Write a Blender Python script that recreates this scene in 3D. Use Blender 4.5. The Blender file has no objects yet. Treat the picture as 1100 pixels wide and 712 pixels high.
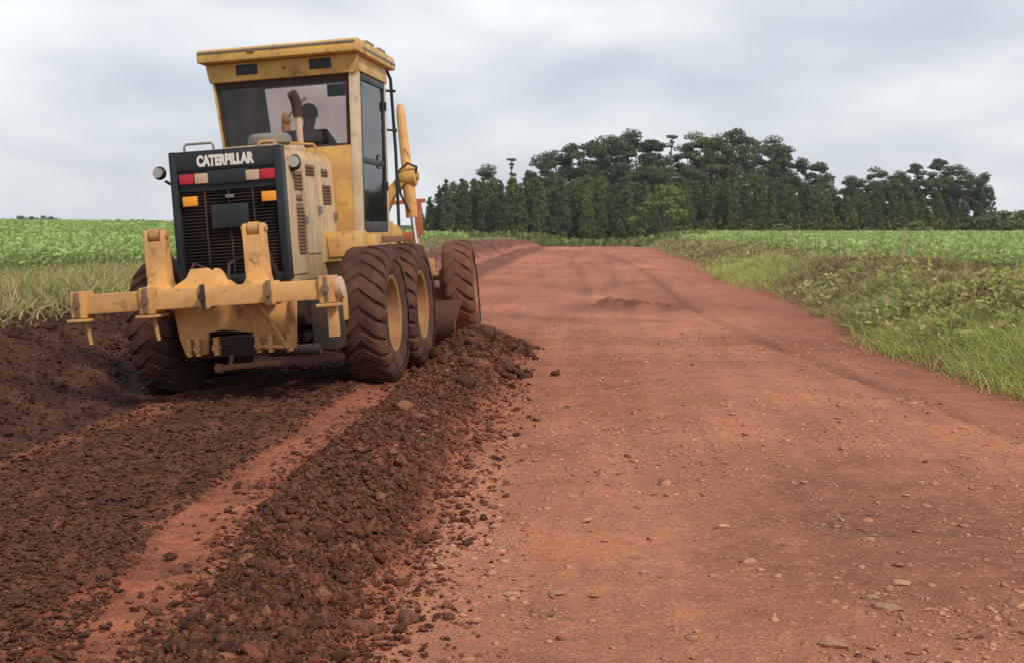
import bpy, bmesh, math, random
import numpy as np
from mathutils import Vector, Matrix, Euler
R = math.radians
random.seed(7); rng = np.random.default_rng(11)
S = bpy.context.scene
COL = S.collection

# ------------------------------------------------------------------ camera
CAM_H = 1.6; YAW = R(3.37); PIT = math.atan(113/1527)
cd = bpy.data.cameras.new('camera'); cam = bpy.data.objects.new('camera', cd); COL.objects.link(cam)
cd.sensor_width = 36; cd.lens = 49.97; cd.clip_start = .1; cd.clip_end = 6000
cam.location = (0, 0, CAM_H); cam.rotation_euler = (R(90)-PIT, 0, YAW)
S.camera = cam

# ------------------------------------------------------------------ world, sun, exposure
SUN_EL, SUN_AZ = R(46), R(140)        # azimuth measured clockwise from +Y: behind the camera, to the right
W = bpy.data.worlds.new('World'); S.world = W; W.use_nodes = True
nt = W.node_tree; nt.nodes.clear()
def N(t, kind, **kw):
    n = t.nodes.new(kind)
    for k, v in kw.items():
        if k.startswith('i_'):
            n.inputs[k[2:].replace('_', ' ')].default_value = v
        else: setattr(n, k, v)
    return n
def ramp(t, fac, stops, interp='LINEAR'):
    r = t.nodes.new('ShaderNodeValToRGB'); r.color_ramp.interpolation = interp
    e = r.color_ramp.elements
    while len(e) < len(stops): e.new(.5)
    for el, (p, c) in zip(e, stops):
        el.position = p; el.color = tuple(c) + (1,) if len(c) == 3 else c
    t.links.new(fac, r.inputs[0]); return r
def mixc(t, fac, a, b, mode='MIX'):
    m = t.nodes.new('ShaderNodeMix'); m.data_type = 'RGBA'; m.blend_type = mode
    for s, v in ((m.inputs[0], fac), (m.inputs[6], a), (m.inputs[7], b)):
        if hasattr(v, 'is_output'): t.links.new(v, s)
        else: s.default_value = v if not isinstance(v, tuple) else (tuple(v)+(1,))[:4]
    return m.outputs[2]
def math_(t, op, a, b=None, c=None):
    m = t.nodes.new('ShaderNodeMath'); m.operation = op
    for i, v in enumerate((a, b, c)):
        if v is None: continue
        if hasattr(v, 'is_output'): t.links.new(v, m.inputs[i])
        else: m.inputs[i].default_value = v
    return m.outputs[0]
out = N(nt, 'ShaderNodeOutputWorld')
sky = N(nt, 'ShaderNodeTexSky'); sky.sky_type = 'NISHITA'; sky.sun_disc = False
sky.sun_elevation = SUN_EL; sky.sun_rotation = SUN_AZ; sky.altitude = 400; sky.dust_density = 2
bg1 = N(nt, 'ShaderNodeBackground', i_Strength=.10); nt.links.new(sky.outputs[0], bg1.inputs[0])
tc = N(nt, 'ShaderNodeTexCoord'); sep = N(nt, 'ShaderNodeSeparateXYZ'); nt.links.new(tc.outputs['Generated'], sep.inputs[0])
zz = math_(nt, 'ADD', math_(nt, 'MAXIMUM', sep.outputs[2], 0.0), .30)
cmb = N(nt, 'ShaderNodeCombineXYZ')
nt.links.new(math_(nt, 'DIVIDE', sep.outputs[0], zz), cmb.inputs[0])
nt.links.new(math_(nt, 'DIVIDE', sep.outputs[1], zz), cmb.inputs[1])
n1 = N(nt, 'ShaderNodeTexNoise', i_Scale=1.7, i_Detail=5.0, i_Roughness=.5, i_Distortion=.2); nt.links.new(cmb.outputs[0], n1.inputs['Vector'])
mp = N(nt, 'ShaderNodeMapping'); mp.inputs['Location'].default_value = (4.3, 1.7, 0); nt.links.new(cmb.outputs[0], mp.inputs[0])
n2 = N(nt, 'ShaderNodeTexNoise', i_Scale=.55, i_Detail=3.0, i_Roughness=.5); nt.links.new(mp.outputs[0], n2.inputs['Vector'])
c1 = ramp(nt, n1.outputs[0], [(.36, (.56, .60, .66)), (.46, (.68, .71, .76)), (.54, (.80, .815, .835)), (.64, (.92, .925, .93))])
c2 = ramp(nt, n2.outputs[0], [(.42, (.86, .875, .90)), (.57, (1.03, 1.03, 1.03))])
cc = mixc(nt, 1.0, c1.outputs[0], c2.outputs[0], 'MULTIPLY')
hz = ramp(nt, sep.outputs[2], [(0.0, (1, 1, 1)), (.10, (.15, .15, .15)), (.25, (0, 0, 0))])
cc = mixc(nt, math_(nt, 'MULTIPLY', hz.outputs[0], .40), cc, (.76, .785, .815))
ov = ramp(nt, sep.outputs[2], [(.22, (1, 1, 1)), (.55, (.66, .66, .67))]); cc = mixc(nt, 1.0, cc, ov.outputs[0], 'MULTIPLY')  # sky overhead, out of view, dimmed to deepen the shadows
bg2 = N(nt, 'ShaderNodeBackground', i_Strength=.70); nt.links.new(cc, bg2.inputs[0])
mx = N(nt, 'ShaderNodeMixShader')
cov = ramp(nt, n2.outputs[0], [(.33, (.84,)*3), (.52, (.97,)*3)])
nt.links.new(cov.outputs[0], mx.inputs[0]); nt.links.new(bg1.outputs[0], mx.inputs[1]); nt.links.new(bg2.outputs[0], mx.inputs[2])
nt.links.new(mx.outputs[0], out.inputs[0])
sl = bpy.data.lights.new('sun', 'SUN'); sl.energy = 1.5; sl.angle = R(10); sl.color = (1, .93, .82)
so = bpy.data.objects.new('sun', sl); COL.objects.link(so)
sdir = Vector((math.sin(SUN_AZ)*math.cos(SUN_EL), math.cos(SUN_AZ)*math.cos(SUN_EL), math.sin(SUN_EL)))
so.rotation_euler = sdir.to_track_quat('Z', 'Y').to_euler(); so.location = (20, -30, 40)
vs = S.view_settings; vs.view_transform = 'Standard'; vs.look = 'None'; vs.exposure = 0.74; vs.gamma = 1; vs.use_curve_mapping = False
S.cycles.max_bounces = 8; S.cycles.transparent_max_bounces = 16; S.cycles.use_denoising = True

# ------------------------------------------------------------------ tagging helpers
def tag(o, label=None, cat=None, group=None, kind=None):
    if label: o['label'] = label
    if cat: o['category'] = cat
    if group: o['group'] = group
    if kind: o['kind'] = kind
    return o
def empty(name, loc=(0, 0, 0), rot=(0, 0, 0), parent=None):
    o = bpy.data.objects.new(name, None); COL.objects.link(o); o.location = loc; o.rotation_euler = rot
    o.empty_display_size = .2
    if parent: o.parent = parent
    return o
def link(name, me, parent=None):
    o = bpy.data.objects.new(name, me); COL.objects.link(o)
    if parent: o.parent = parent
    return o
ONES = 'zeroth first second third fourth fifth sixth seventh eighth ninth tenth eleventh twelfth thirteenth fourteenth fifteenth sixteenth seventeenth eighteenth nineteenth'.split()
TENS = {20: ('twentieth', 'twenty'), 30: ('thirtieth', 'thirty'), 40: ('fortieth', 'forty'), 50: ('fiftieth', 'fifty'), 60: ('sixtieth', 'sixty')}
def ordinal(n):
    if n < 20: return ONES[n]
    t = n//10*10
    return TENS[t][0] if n == t else TENS[t][1] + '-' + ONES[n-t]

# ------------------------------------------------------------------ mesh helper
class MB:
    def __init__(s): s.bm = bmesh.new()
    def _add(s, t, M=None, bev=0, seg=1):
        bmesh.ops.recalc_face_normals(t, faces=t.faces)
        if bev:
            es = [e for e in t.edges if len(e.link_faces) == 2 and e.calc_face_angle(0) > .5]
            bmesh.ops.bevel(t, geom=es, offset=bev, segments=seg, affect='EDGES', profile=.6, clamp_overlap=True)
        if M is not None: bmesh.ops.transform(t, matrix=M, verts=t.verts)
        me = bpy.data.meshes.new('tmp'); t.to_mesh(me); t.free(); s.bm.from_mesh(me); bpy.data.meshes.remove(me)
        return s
    def box(s, c, d, rot=(0, 0, 0), bev=.012, seg=2):
        t = bmesh.new(); bmesh.ops.create_cube(t, size=1)
        bmesh.ops.scale(t, vec=d, verts=t.verts)
        return s._add(t, Matrix.Translation(c) @ Euler(rot).to_matrix().to_4x4(), min(bev, min(d)*.3), seg)
    def bb(s, x0, x1, y0, y1, z0, z1, bev=.012, seg=2):
        return s.box(((x0+x1)/2, (y0+y1)/2, (z0+z1)/2), (abs(x1-x0), abs(y1-y0), abs(z1-z0)), bev=bev, seg=seg)
    def prism(s, poly, ax, lo, hi, bev=.01, seg=2):
        t = bmesh.new()
        def P(a, b, h): return {'x': (h, a, b), 'y': (a, h, b), 'z': (a, b, h)}[ax]
        A = [t.verts.new(P(a, b, lo)) for a, b in poly]; B = [t.verts.new(P(a, b, hi)) for a, b in poly]
        t.faces.new(A); t.faces.new(B[::-1])
        n = len(poly)
        for i in range(n): t.faces.new((A[i], A[(i+1) % n], B[(i+1) % n], B[i]))
        return s._add(t, None, bev, seg)
    def cyl(s, p0, p1, r0, r1=None, n=20, bev=0):
        p0 = Vector(p0); p1 = Vector(p1); d = p1-p0
        t = bmesh.new(); bmesh.ops.create_cone(t, cap_ends=True, segments=n, radius1=r0, radius2=r0 if r1 is None else r1, depth=d.length)
        return s._add(t, Matrix.Translation((p0+p1)/2) @ d.to_track_quat('Z', 'Y').to_matrix().to_4x4(), bev, 2)
    def tube(s, pts, r, n=8, closed=False):
        pts = [Vector(p) for p in pts]; t = bmesh.new(); rings = []
        m = len(pts); rr = r if isinstance(r, (list, tuple)) else [r]*m
        up = Vector((0, 0, 1)); prev = None
        for i, p in enumerate(pts):
            d = (pts[min(i+1, m-1)]-pts[max(i-1, 0)]).normalized()
            a = prev if prev is not None else (up if abs(d.z) < .9 else Vector((1, 0, 0)))
            a = (a - d*a.dot(d)).normalized(); prev = a; b = d.cross(a)
            rings.append([t.verts.new(p + (a*math.cos(2*math.pi*k/n)+b*math.sin(2*math.pi*k/n))*rr[i]) for k in range(n)])
        for A, B in zip(rings, rings[1:]):
            for k in range(n): t.faces.new((A[k], A[(k+1) % n], B[(k+1) % n], B[k]))
        t.faces.new(rings[0][::-1]); t.faces.new(rings[-1])
        return s._add(t)
    def lathe(s, prof, c, ax='x', n=40, cap=True):
        t = bmesh.new(); rings = []
        for r, a in prof:
            ring = []
            for k in range(n):
                th = 2*math.pi*k/n; u, v = r*math.cos(th), r*math.sin(th)
                ring.append(t.verts.new({'x': (c[0]+a, c[1]+u, c[2]+v), 'z': (c[0]+u, c[1]+v, c[2]+a), 'y': (c[0]+u, c[1]+a, c[2]+v)}[ax]))
            rings.append(ring)
        for A, B in zip(rings, rings[1:]):
            for k in range(n): t.faces.new((A[k], A[(k+1) % n], B[(k+1) % n], B[k]))
        if cap: t.faces.new(rings[0]); t.faces.new(rings[-1][::-1])
        return s._add(t)
    def ball(s, c, r, sc=(1, 1, 1), u=16, v=10):
        t = bmesh.new(); bmesh.ops.create_uvsphere(t, u_segments=u, v_segments=v, radius=r)
        return s._add(t, Matrix.Translation(c) @ Matrix.Diagonal((*sc, 1)))
    def mesh(s, name, mat, ang=38):
        me = bpy.data.meshes.new(name); s.bm.to_mesh(me); s.bm.free()
        me.polygons.foreach_set('use_smooth', [True]*len(me.polygons))
        me.set_sharp_from_angle(angle=R(ang))
        me.materials.append(mat); return me
    def build(s, name, mat, parent=None, ang=38):
        return link(name, s.mesh(name, mat, ang), parent)

def npmesh(name, V, F, mat, col=None, smooth=False, colname='col'):
    V = np.asarray(V, np.float32); F = np.asarray(F, np.int32); k = F.shape[1]
    me = bpy.data.meshes.new(name)
    me.vertices.add(len(V)); me.vertices.foreach_set('co', V.ravel())
    me.loops.add(F.size); me.loops.foreach_set('vertex_index', F.ravel())
    me.polygons.add(len(F)); me.polygons.foreach_set('loop_start', np.arange(0, F.size, k, dtype=np.int32))
    me.polygons.foreach_set('loop_total', np.full(len(F), k, np.int32))
    me.polygons.foreach_set('use_smooth', np.full(len(F), smooth, bool))
    if col is not None:
        a = me.color_attributes.new(colname, 'FLOAT_COLOR', 'POINT')
        c = np.ones((len(V), 4), np.float32); c[:, :3] = col; a.data.foreach_set('color', c.ravel())
    me.update(calc_edges=True); me.validate()
    me.materials.append(mat); return me

# ------------------------------------------------------------------ numpy noise
_T = rng.random((256, 256)).astype(np.float64)
def vnoise(x, y, seed=0):
    x = np.asarray(x, float) + seed*17.31; y = np.asarray(y, float) + seed*7.77
    i = np.floor(x).astype(int); j = np.floor(y).astype(int); u = x-i; v = y-j
    u = u*u*(3-2*u); v = v*v*(3-2*v)
    a = _T[i & 255, j & 255]; b = _T[(i+1) & 255, j & 255]; c = _T[i & 255, (j+1) & 255]; d = _T[(i+1) & 255, (j+1) & 255]
    return (a*(1-u)+b*u)*(1-v)+(c*(1-u)+d*u)*v - .5
def fbm(x, y, o=4, seed=0, g=.5):
    s = 0; a = 1; f = 1
    for k in range(o):
        s = s + a*vnoise(x*f, y*f, seed+k*3); a *= g; f *= 2.03
    return s
def ss(a, b, x):
    t = np.clip((np.asarray(x, float)-a)/(b-a), 0, 1); return t*t*(3-2*t)

# ------------------------------------------------------------------ terrain
def gpt(px, py, z=0.0):
    """where the line of sight through a photo pixel meets the height z (used once, to survey the place)"""
    sy, cy, sp, cp = math.sin(YAW), math.cos(YAW), math.sin(PIT), math.cos(PIT)
    fw = Vector((-sy*cp, cy*cp, -sp)); rt = Vector((cy, sy, 0)); up = rt.cross(fw)
    d = fw + rt*((px-550)/1527) - up*((py-356)/1527); t = (z-CAM_H)/d.z
    p = Vector((0, 0, CAM_H)) + d*t
    return p.x, p.y
RUT = [[gpt(*p) for p in path] for path in (
    [(1100, 472), (1000, 434), (900, 398), (850, 379), (800, 360), (745, 334), (712, 308), (690, 292), (672, 282), (650, 274)],
    [(625, 330), (628, 312), (626, 300), (620, 290), (612, 283), (615, 276), (622, 271)],
    [(660, 310), (658, 296), (655, 284), (652, 274)])]
def segdist(x, y, path):
    d = np.full(np.shape(x), 1e9)
    for (ax, ay), (bx, by) in zip(path, path[1:]):
        vx, vy = bx-ax, by-ay; t = np.clip(((x-ax)*vx+(y-ay)*vy)/(vx*vx+vy*vy), 0, 1)
        d = np.minimum(d, np.hypot(x-ax-t*vx, y-ay-t*vy))
    return d
SCR = [[gpt(*p) for p in path] for path in ([(640, 418), (680, 411), (722, 405)], [(645, 462), (690, 455), (722, 447)], [(676, 472), (722, 461)], [(545, 397), (590, 391), (640, 388)], [(940, 428), (985, 432), (1030, 431)], [(600, 440), (640, 432)])]
HEAP = gpt(664, 331)
def crest(x, y):
    d = np.clip(y-105, 0, None); drop = np.minimum(d*d*.0008, .9 + .010*d); drop = np.minimum(drop, 2.6)
    w = (1-ss(7, 16, x)) * ss(-60, -22, x)
    return -drop*w
def wr_c(y): return -1.37 + .12*np.clip((7.2-y)/1.5, 0, 1.3) + .09*fbm(y*.35, y*0+3, 2, 5)
def wr_w(y): return 1-.30*ss(8.5, 5.5, y)
def wr_profile(x, y):
    """the windrow of cut earth: hump height before lumps"""
    c = wr_c(y); hw = (.45 + .09*fbm(y*.8, y*0+9, 3, 8))*wr_w(y)
    t = np.clip(1-((x-c)/hw)**2, 0, None)
    e = 1-ss(17.6, 19.2, y)
    return t**.8 * (.115+.06*fbm(y*.9, y*0+1, 3, 2) + .16*np.exp(-((y-16.3)/1.9)**2)) * e
def edge_l(y): return -4.12 + .22*fbm(y*.25, y*0+5, 3, 21)
def edge_r(y):
    return np.interp(y, [0, 10, 14, 17, 20, 27, 43, 60, 100, 400], [4.5, 4.4, 4.1, 3.75, 3.5, 3.75, 3.95, 3.9, 3.85, 3.85]) + .12*fbm(y*.5, y*0+2, 2, 31)
def bank_r(y): return np.interp(y, [0, 30, 80, 130, 200, 400], [.80, .77, .60, .38, .30, .22])
def height(x, y, fine=True):
    x = np.asarray(x, float); y = np.asarray(y, float)
    near = 1-ss(22, 34, y)
    tilt = (x+3.17)*.068
    road = np.where(x < -.85, 0, 0)*1.0
    cut = np.where(x < -2.0, tilt, tilt*(1-ss(-2.0, -.8, x)))
    z = road + near*np.where(x < -.8, cut, 0)
    z = z - .018*np.clip(np.abs(x-.2)-2.0, 0, None)*(x > 0)
    # left bank
    el = edge_l(y); zl0 = near*tilt_at(el)
    sl_ = ss(0, 1, (el-x)/2.3)
    fl = .70 + .0255*np.clip(-x-9, 0, 44) + .10*fbm(x*.05, y*.05, 3, 41)
    lump = (.10*fbm(x*1.6, y*1.6, 4, 51)+.05*fbm(x*5, y*5, 2, 53)) * np.clip(sl_*(1-sl_)*4, 0, 1)
    zL = zl0 + (fl-zl0)*sl_ + lump
    z = np.where(x < el, zL, z)
    # furrow beside the road ahead of the machine
    fz = ss(20, 30, y)*(1-ss(80, 110, y))
    z = z + fz*(.15*np.exp(-((x-el+.15)/.35)**2)*(1+1.2*fbm(x*2, y*1.2, 3, 55)) - .05*np.exp(-((x-el-.25)/.2)**2))
    # right bank
    er = edge_r(y); sr = ss(0, 1, (x-er)/2.2)
    zR = -.03 + (bank_r(y)+.03)*sr + (.32*fbm(x*.8, y*.55, 4, 61))*np.clip(sr*3, 0, 1)*(1-ss(3.5, 6, x-er)) + .05*fbm(x*.08, y*.08, 3, 63)*ss(3, 8, x-er)
    z = np.where(x > er, zR, z)
    z = z + crest(x, y)
    z = z + wr_profile(x, y)
    if fine:
        inroad = (x > -.9) & (x < er)
        trk = (x > el) & (x <= -.9)
        z = z + inroad*(.020*fbm(x*.8, y*.35, 3, 71) + .012*fbm(x*7, y*6, 5, 73, .65)*(1-ss(18, 40, y)))
        cr = fbm(x*9, y*9, 3, 75); cr2 = fbm(x*22, y*22, 2, 77)
        loose = trk*ss(-2.12, -2.28, x - .34*np.clip(7-y, 0, 3)*.5 + .12*fbm(y*.9, y*0, 3, 79))*(1-ss(20, 26, y))
        z = z + loose*(.045*cr + .022*cr2 + .03) + (trk & (x > -2.35))*(.012*cr2+.010*cr)
        w = wr_profile(x, y)
        z = z + np.clip(w*8, 0, 1)*(.085*fbm(x*4.5, y*4.5, 3, 81)+.045*fbm(x*13, y*13, 2, 82)+.03*cr2)
        d0 = segdist(x, y, RUT[0]); z = z - .022*np.exp(-(d0/.10)**2) + .014*np.exp(-((d0-.22)/.10)**2)
        for p in RUT[1:]:
            d = segdist(x, y, p); z = z - .012*np.exp(-(d/.15)**2)
        hx, hy = HEAP
        g = np.exp(-((x-hx)/.55)**2-((y-hy)/.9)**2) + .7*np.exp(-((x-hx-.9)/.6)**2-((y-hy+.8)/.7)**2)
        z = z + g*(.16+.18*fbm(x*5, y*4, 3, 83))
    return z
def tilt_at(x): return (x+3.17)*.068

def soil_colour(x, y, z):
    """base colours of the soils: packed road, fresh cut strip, moist loose earth, turned bank"""
    x = x.astype(float)
    n = fbm(x*.5, y*.25, 4, 91); n2 = fbm(x*3, y*3, 3, 93); n3 = fbm(x*14, y*14, 2, 95)
    road = np.array([.395, .162, .090]); far = np.array([.445, .172, .099]); red = np.array([.35, .122, .063])
    dark = np.array([.118, .044, .029]); moist = np.array([.068, .026, .017]); strip = np.array([.30, .102, .052])
    f = ss(12, 45, y)[:, None]
    c = road*(1-f)+far*f
    c = c*(1+.45*n[:, None]+.22*n2[:, None]+.18*n3[:, None])
    k = ss(.05, .35, fbm(x*.35+4, y*.18, 3, 97))[:, None]*.6
    c = c*(1-k)+red*k*(1+.3*n2[:, None])
    c = c*(1+.20*fbm(x*5, y*.22, 3, 103)+.10*fbm(x*13, y*.5, 2, 104))[:, None]
    for p in SCR:
        d = segdist(x, y, p); c = c*(1-.50*np.exp(-(d/.035)**2)*np.clip(.5+3*n3, 0, 1.2))[:, None]
    # darker stretches lying across the road
    for (sx, sy, ax, ay, st) in ((-.4, 24.2, 1.9, 1.2, .30), (1.8, 20.0, 2.1, 1.1, .20), (1.6, 16.6, 1.6, .6, .12), (2.9, 12.3, 1.2, .7, .10)):
        d = ((x-sx)/ax)**2+((y-sy)/ay)**2 + 1.1*fbm(x*1.2, y*.9, 3, 99)
        c = c*(1-st*(1-ss(.1, 1.3, d))[:, None])
    d0 = segdist(x, y, RUT[0]); c = c*(1-.33*np.exp(-(d0/(.06+.003*y))**2)*(.7+1.5*n2))[:, None]
    for p in RUT[1:]:
        d = segdist(x, y, p); c = c*(1-.24*np.exp(-(d/.18)**2)*(.8+1.5*n2))[:, None]
    hx, hy = HEAP; g = np.exp(-((x-hx)/.6)**2-((y-hy)/1.0)**2)+.7*np.exp(-((x-hx-.9)/.7)**2-((y-hy+.8)/.8)**2)
    c = c*(1-.55*np.clip(g*(1+2*n2), 0, 1))[:, None]
    # right edge of the road: redder, moister
    er = edge_r(y); e = (ss(-1.5, 0, x-er)*.55)[:, None]; c = c*(1-e)+np.array([.30, .108, .062])*e*(1+.3*n2[:, None])
    near = (1-ss(19, 25, y))
    trk = (ss(-.72, -.95, x)*near)[:, None]
    c = c*(1-trk)+strip*trk*(1+.5*n2[:, None]+.4*n3[:, None])
    loose = (ss(-2.10, -2.36, x - .34*np.clip(7-y, 0, 3)*.5+.14*fbm(y*.9, y*0, 3, 79)+.06*n3)*near)[:, None]
    pale = ss(.1, .4, fbm(x*1.1, y*.6, 3, 101)-.10+.45*np.exp(-((x-edge_l(y)-.12)/.16)**2))[:, None]*.75
    lc = dark*(1-pale)+strip*.8*pale
    c = c*(1-loose)+lc*loose*(1+.6*n2[:, None]+.6*n3[:, None])
    w = np.clip(wr_profile(x, y)*14, 0, 1)[:, None]; c = c*(1-w)+np.array([.150, .056, .034])*w*(1+.7*n3[:, None])
    el = edge_l(y)
    b = ss(.05, -.25, x-el-.05*n3)[:, None]
    fr = ss(24, 40, y)[:, None]
    bc = moist*(1-fr)+np.array([.17, .062, .042])*fr
    ledge = (np.exp(-((x-el+.75)/.35)**2)*ss(22, 30, y))[:, None]
    bc = bc*(1-ledge)+np.array([.37, .14, .09])*ledge
    c = c*(1-b)+bc*b*(1+.9*n2[:, None]+.6*n3[:, None])
    fw = (np.exp(-((x-el-.12)/.30)**2)*ss(20, 28, y))[:, None]*.75
    c = c*(1-fw)+np.array([.12, .045, .033])*fw
    gr = ss(2.2, 2.7, el-x+.5*n2)[:, None]; c = c*(1-gr)+np.array([.13, .10, .045])*gr
    gr = ss(.2, .8, x-er+.6*n2)[:, None]; c = c*(1-gr)+np.array([.14, .085, .045])*gr
    fl = (ss(10.5, 12.5, -x)+ss(7.0, 8.5, x))[:, None]; c = c*(1-fl)+np.array([.13, .19, .05])*fl
    tw = ((1-ss(8, 16, x))*ss(118, 135, y))[:, None]; c = c*(1-tw)+np.array([.07, .075, .03])*tw
    return np.clip(c, .01, .9)

def soil_mat(name, bump_scale=60, bump=.5, rough=.95, stone=.0):
    m = bpy.data.materials.new(name); m.use_nodes = True; t = m.node_tree; b = t.nodes['Principled BSDF']
    at = N(t, 'ShaderNodeAttribute', attribute_name='col'); geo = N(t, 'ShaderNodeNewGeometry')
    a = N(t, 'ShaderNodeTexNoise', i_Scale=bump_scale, i_Detail=5.0, i_Roughness=.65); t.links.new(geo.outputs['Position'], a.inputs['Vector'])
    a2 = N(t, 'ShaderNodeTexNoise', i_Scale=bump_scale*.22, i_Detail=4.0); t.links.new(geo.outputs['Position'], a2.inputs['Vector'])
    r = ramp(t, a.outputs[0], [(.30, (.62,)*3), (.5, (1,)*3), (.72, (1.35, 1.32, 1.3))])
    c = mixc(t, 1.0, at.outputs[0], r.outputs[0], 'MULTIPLY')
    v = N(t, 'ShaderNodeTexVoronoi', i_Scale=bump_scale*.42, i_Randomness=1.0); t.links.new(geo.outputs['Position'], v.inputs['Vector'])
    if stone:
        sc = N(t, 'ShaderNodeSeparateColor'); t.links.new(v.outputs['Color'], sc.inputs[0])
        sel = math_(t, 'MULTIPLY', math_(t, 'GREATER_THAN', sc.outputs[0], 1-stone), math_(t, 'LESS_THAN', v.outputs['Distance'], .38))
        c = mixc(t, math_(t, 'MULTIPLY', sel, .65), c, (.50, .27, .17))
    a3 = N(t, 'ShaderNodeTexNoise', i_Scale=bump_scale*2.7, i_Detail=3.0, i_Roughness=.7); t.links.new(geo.outputs['Position'], a3.inputs['Vector'])
    c = mixc(t, 1.0, c, ramp(t, a3.outputs[0], [(.36, (.66, .63, .61)), (.5, (1, 1, 1)), (.68, (1.28, 1.27, 1.26))]).outputs[0], 'MULTIPLY')
    t.links.new(c, b.inputs['Base Color'])
    b.inputs['Roughness'].default_value = rough; b.inputs['Specular IOR Level'].default_value = .25
    h = math_(t, 'ADD', math_(t, 'MULTIPLY', a.outputs[0], .6), a2.outputs[0])
    bp = N(t, 'ShaderNodeBump', i_Strength=bump, i_Distance=.02); t.links.new(h, bp.inputs['Height']); t.links.new(bp.outputs[0], b.inputs['Normal'])
    return m
M_road = soil_mat('packed_road_soil', 62, 1.0, stone=.20)
M_loose = soil_mat('loose_earth', 40, .9)
M_bank = soil_mat('turned_earth', 22, 1.0)
M_field = soil_mat('field_soil', 6, .5)

def axis_lines(parts):
    out = []
    for a, b, f in parts:
        v = a
        while v < b - 1e-6:
            out.append(v); v += f(v)
    out.append(parts[-1][1]); return np.array(out)
xs_in = np.arange(-7.0, 5.2, .024)
gl = []; v = 7.0; st = .03
while v < 700: v += st; st = min(st*1.12, 40); gl.append(v)
gr_ = []; v = float(xs_in[-1]); st = .03
while v < 700: v += st; st = min(st*1.12, 40); gr_.append(v)
XS = np.concatenate([-np.array(gl[::-1]), xs_in, np.array(gr_)])
ysl = [-40, -25, -15, -9, -5, -2, 0, 1, 2, 3, 3.5]; v = 3.8
while v < 1200:
    ysl.append(v); v += min(max(.02, v*v*.00034), 30)
YS = np.array(ysl)
GX, GY = np.meshgrid(XS, YS); GZ = height(GX, GY)
GZ = GZ + 8*ss(500, 1200, GY)*0
COLR = soil_colour(GX.ravel(), GY.ravel(), GZ.ravel())
nx, ny = len(XS), len(YS)
P3 = np.stack([GX.ravel(), GY.ravel(), GZ.ravel()], 1)
ii, jj = np.meshgrid(np.arange(nx-1), np.arange(ny-1))
Q = np.stack([jj*nx+ii, jj*nx+ii+1, (jj+1)*nx+ii+1, (jj+1)*nx+ii], -1).reshape(-1, 4)
qx = P3[Q].mean(1)[:, 0]; qy = P3[Q].mean(1)[:, 1]
el_q, er_q = edge_l(qy), edge_r(qy)
reg = np.full(len(Q), 0)
cutp = (qy < 20)
reg[(qx >= el_q) & (qx <= er_q)] = 1
reg[(qx >= el_q) & (qx < -.85) & cutp] = 2
reg[(qx < el_q) & (qx > -6.6)] = 3
reg[(qx > er_q) & (qx < 7.2)] = 4
reg[qx <= -6.6] = 5
reg[qx >= 7.2] = 6
def region(name, code, mat, label, cat, smooth=True):
    f = Q[reg == code]; u, inv = np.unique(f, return_inverse=True)
    me = npmesh(name, P3[u], inv.reshape(f.shape), mat, COLR[u], smooth)
    return tag(link(name, me), label, cat, kind='structure')
region('road', 1, M_road, 'wide packed red dirt road running straight to a crest', 'road')
region('ground', 2, M_loose, 'freshly graded brown earth strip behind the motor grader', 'ground')
region('embankment', 3, M_bank, 'low dark bank of turned earth along the left of the road', 'bank')
region('embankment', 4, M_bank, 'low weedy roadside bank along the right of the road', 'bank')
region('field', 5, M_field, 'crop field rising gently beyond the dark earth bank', 'field')
region('field', 6, M_field, 'flat crop field between the weedy bank and the wood', 'field')

# ------------------------------------------------------------------ leaf material
def leaf_mat(name, trans=.35, rough=.6, randv=.0, colname='col', tint=(1, 1, 1)):
    m = bpy.data.materials.new(name); m.use_nodes = True; t = m.node_tree; b = t.nodes['Principled BSDF']
    at = N(t, 'ShaderNodeAttribute', attribute_name=colname); c = at.outputs[0]
    c = mixc(t, 1.0, c, tint, 'MULTIPLY')
    if randv:
        oi = N(t, 'ShaderNodeObjectInfo')
        r = ramp(t, oi.outputs['Random'], [(0, (1-randv, 1-randv*.8, 1-randv*.5)), (1, (1+randv*1.2, 1+randv, 1+randv*.3))])
        c = mixc(t, 1.0, c, r.outputs[0], 'MULTIPLY')
    t.links.new(c, b.inputs['Base Color']); b.inputs['Roughness'].default_value = rough; b.inputs['Specular IOR Level'].default_value = .3
    tr = N(t, 'ShaderNodeBsdfTranslucent'); t.links.new(c, tr.inputs[0])
    mxs = N(t, 'ShaderNodeMixShader'); mxs.inputs[0].default_value = trans
    t.links.new(b.outputs[0], mxs.inputs[1]); t.links.new(tr.outputs[0], mxs.inputs[2])
    t.links.new(mxs.outputs[0], t.nodes['Material Output'].inputs[0]); return m
M_crop = leaf_mat('crop_leaf', .4, .55)
M_grass = leaf_mat('grass_blade', .4, .7)
M_wood_leaf = leaf_mat('eucalyptus_leaf', .28, .6, .30)

def rand_quads(C, size, col, flat=0., aspect=.6, seed=0):
    """leaf quads at centres C; returns verts, faces, colours"""
    g = np.random.default_rng(seed); n = len(C)
    nrm = g.normal(size=(n, 3)); nrm[:, 2] = nrm[:, 2]*(1-flat) + flat*2.0*np.sign(1); nrm /= np.linalg.norm(nrm, axis=1)[:, None]
    a = np.cross(nrm, g.normal(size=(n, 3))); a /= np.linalg.norm(a, axis=1)[:, None]; b = np.cross(nrm, a)
    s = (np.asarray(size)*g.uniform(.65, 1.25, n))[:, None]
    tip = a*s; side = b*s*aspect
    V = np.stack([C-tip*.9, C+side*.8-tip*.1, C+tip, C-side*.8-tip*.1], 1).reshape(-1, 3)
    F = np.arange(n*4).reshape(n, 4)
    return V, F, np.repeat(col, 4, 0)

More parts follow.
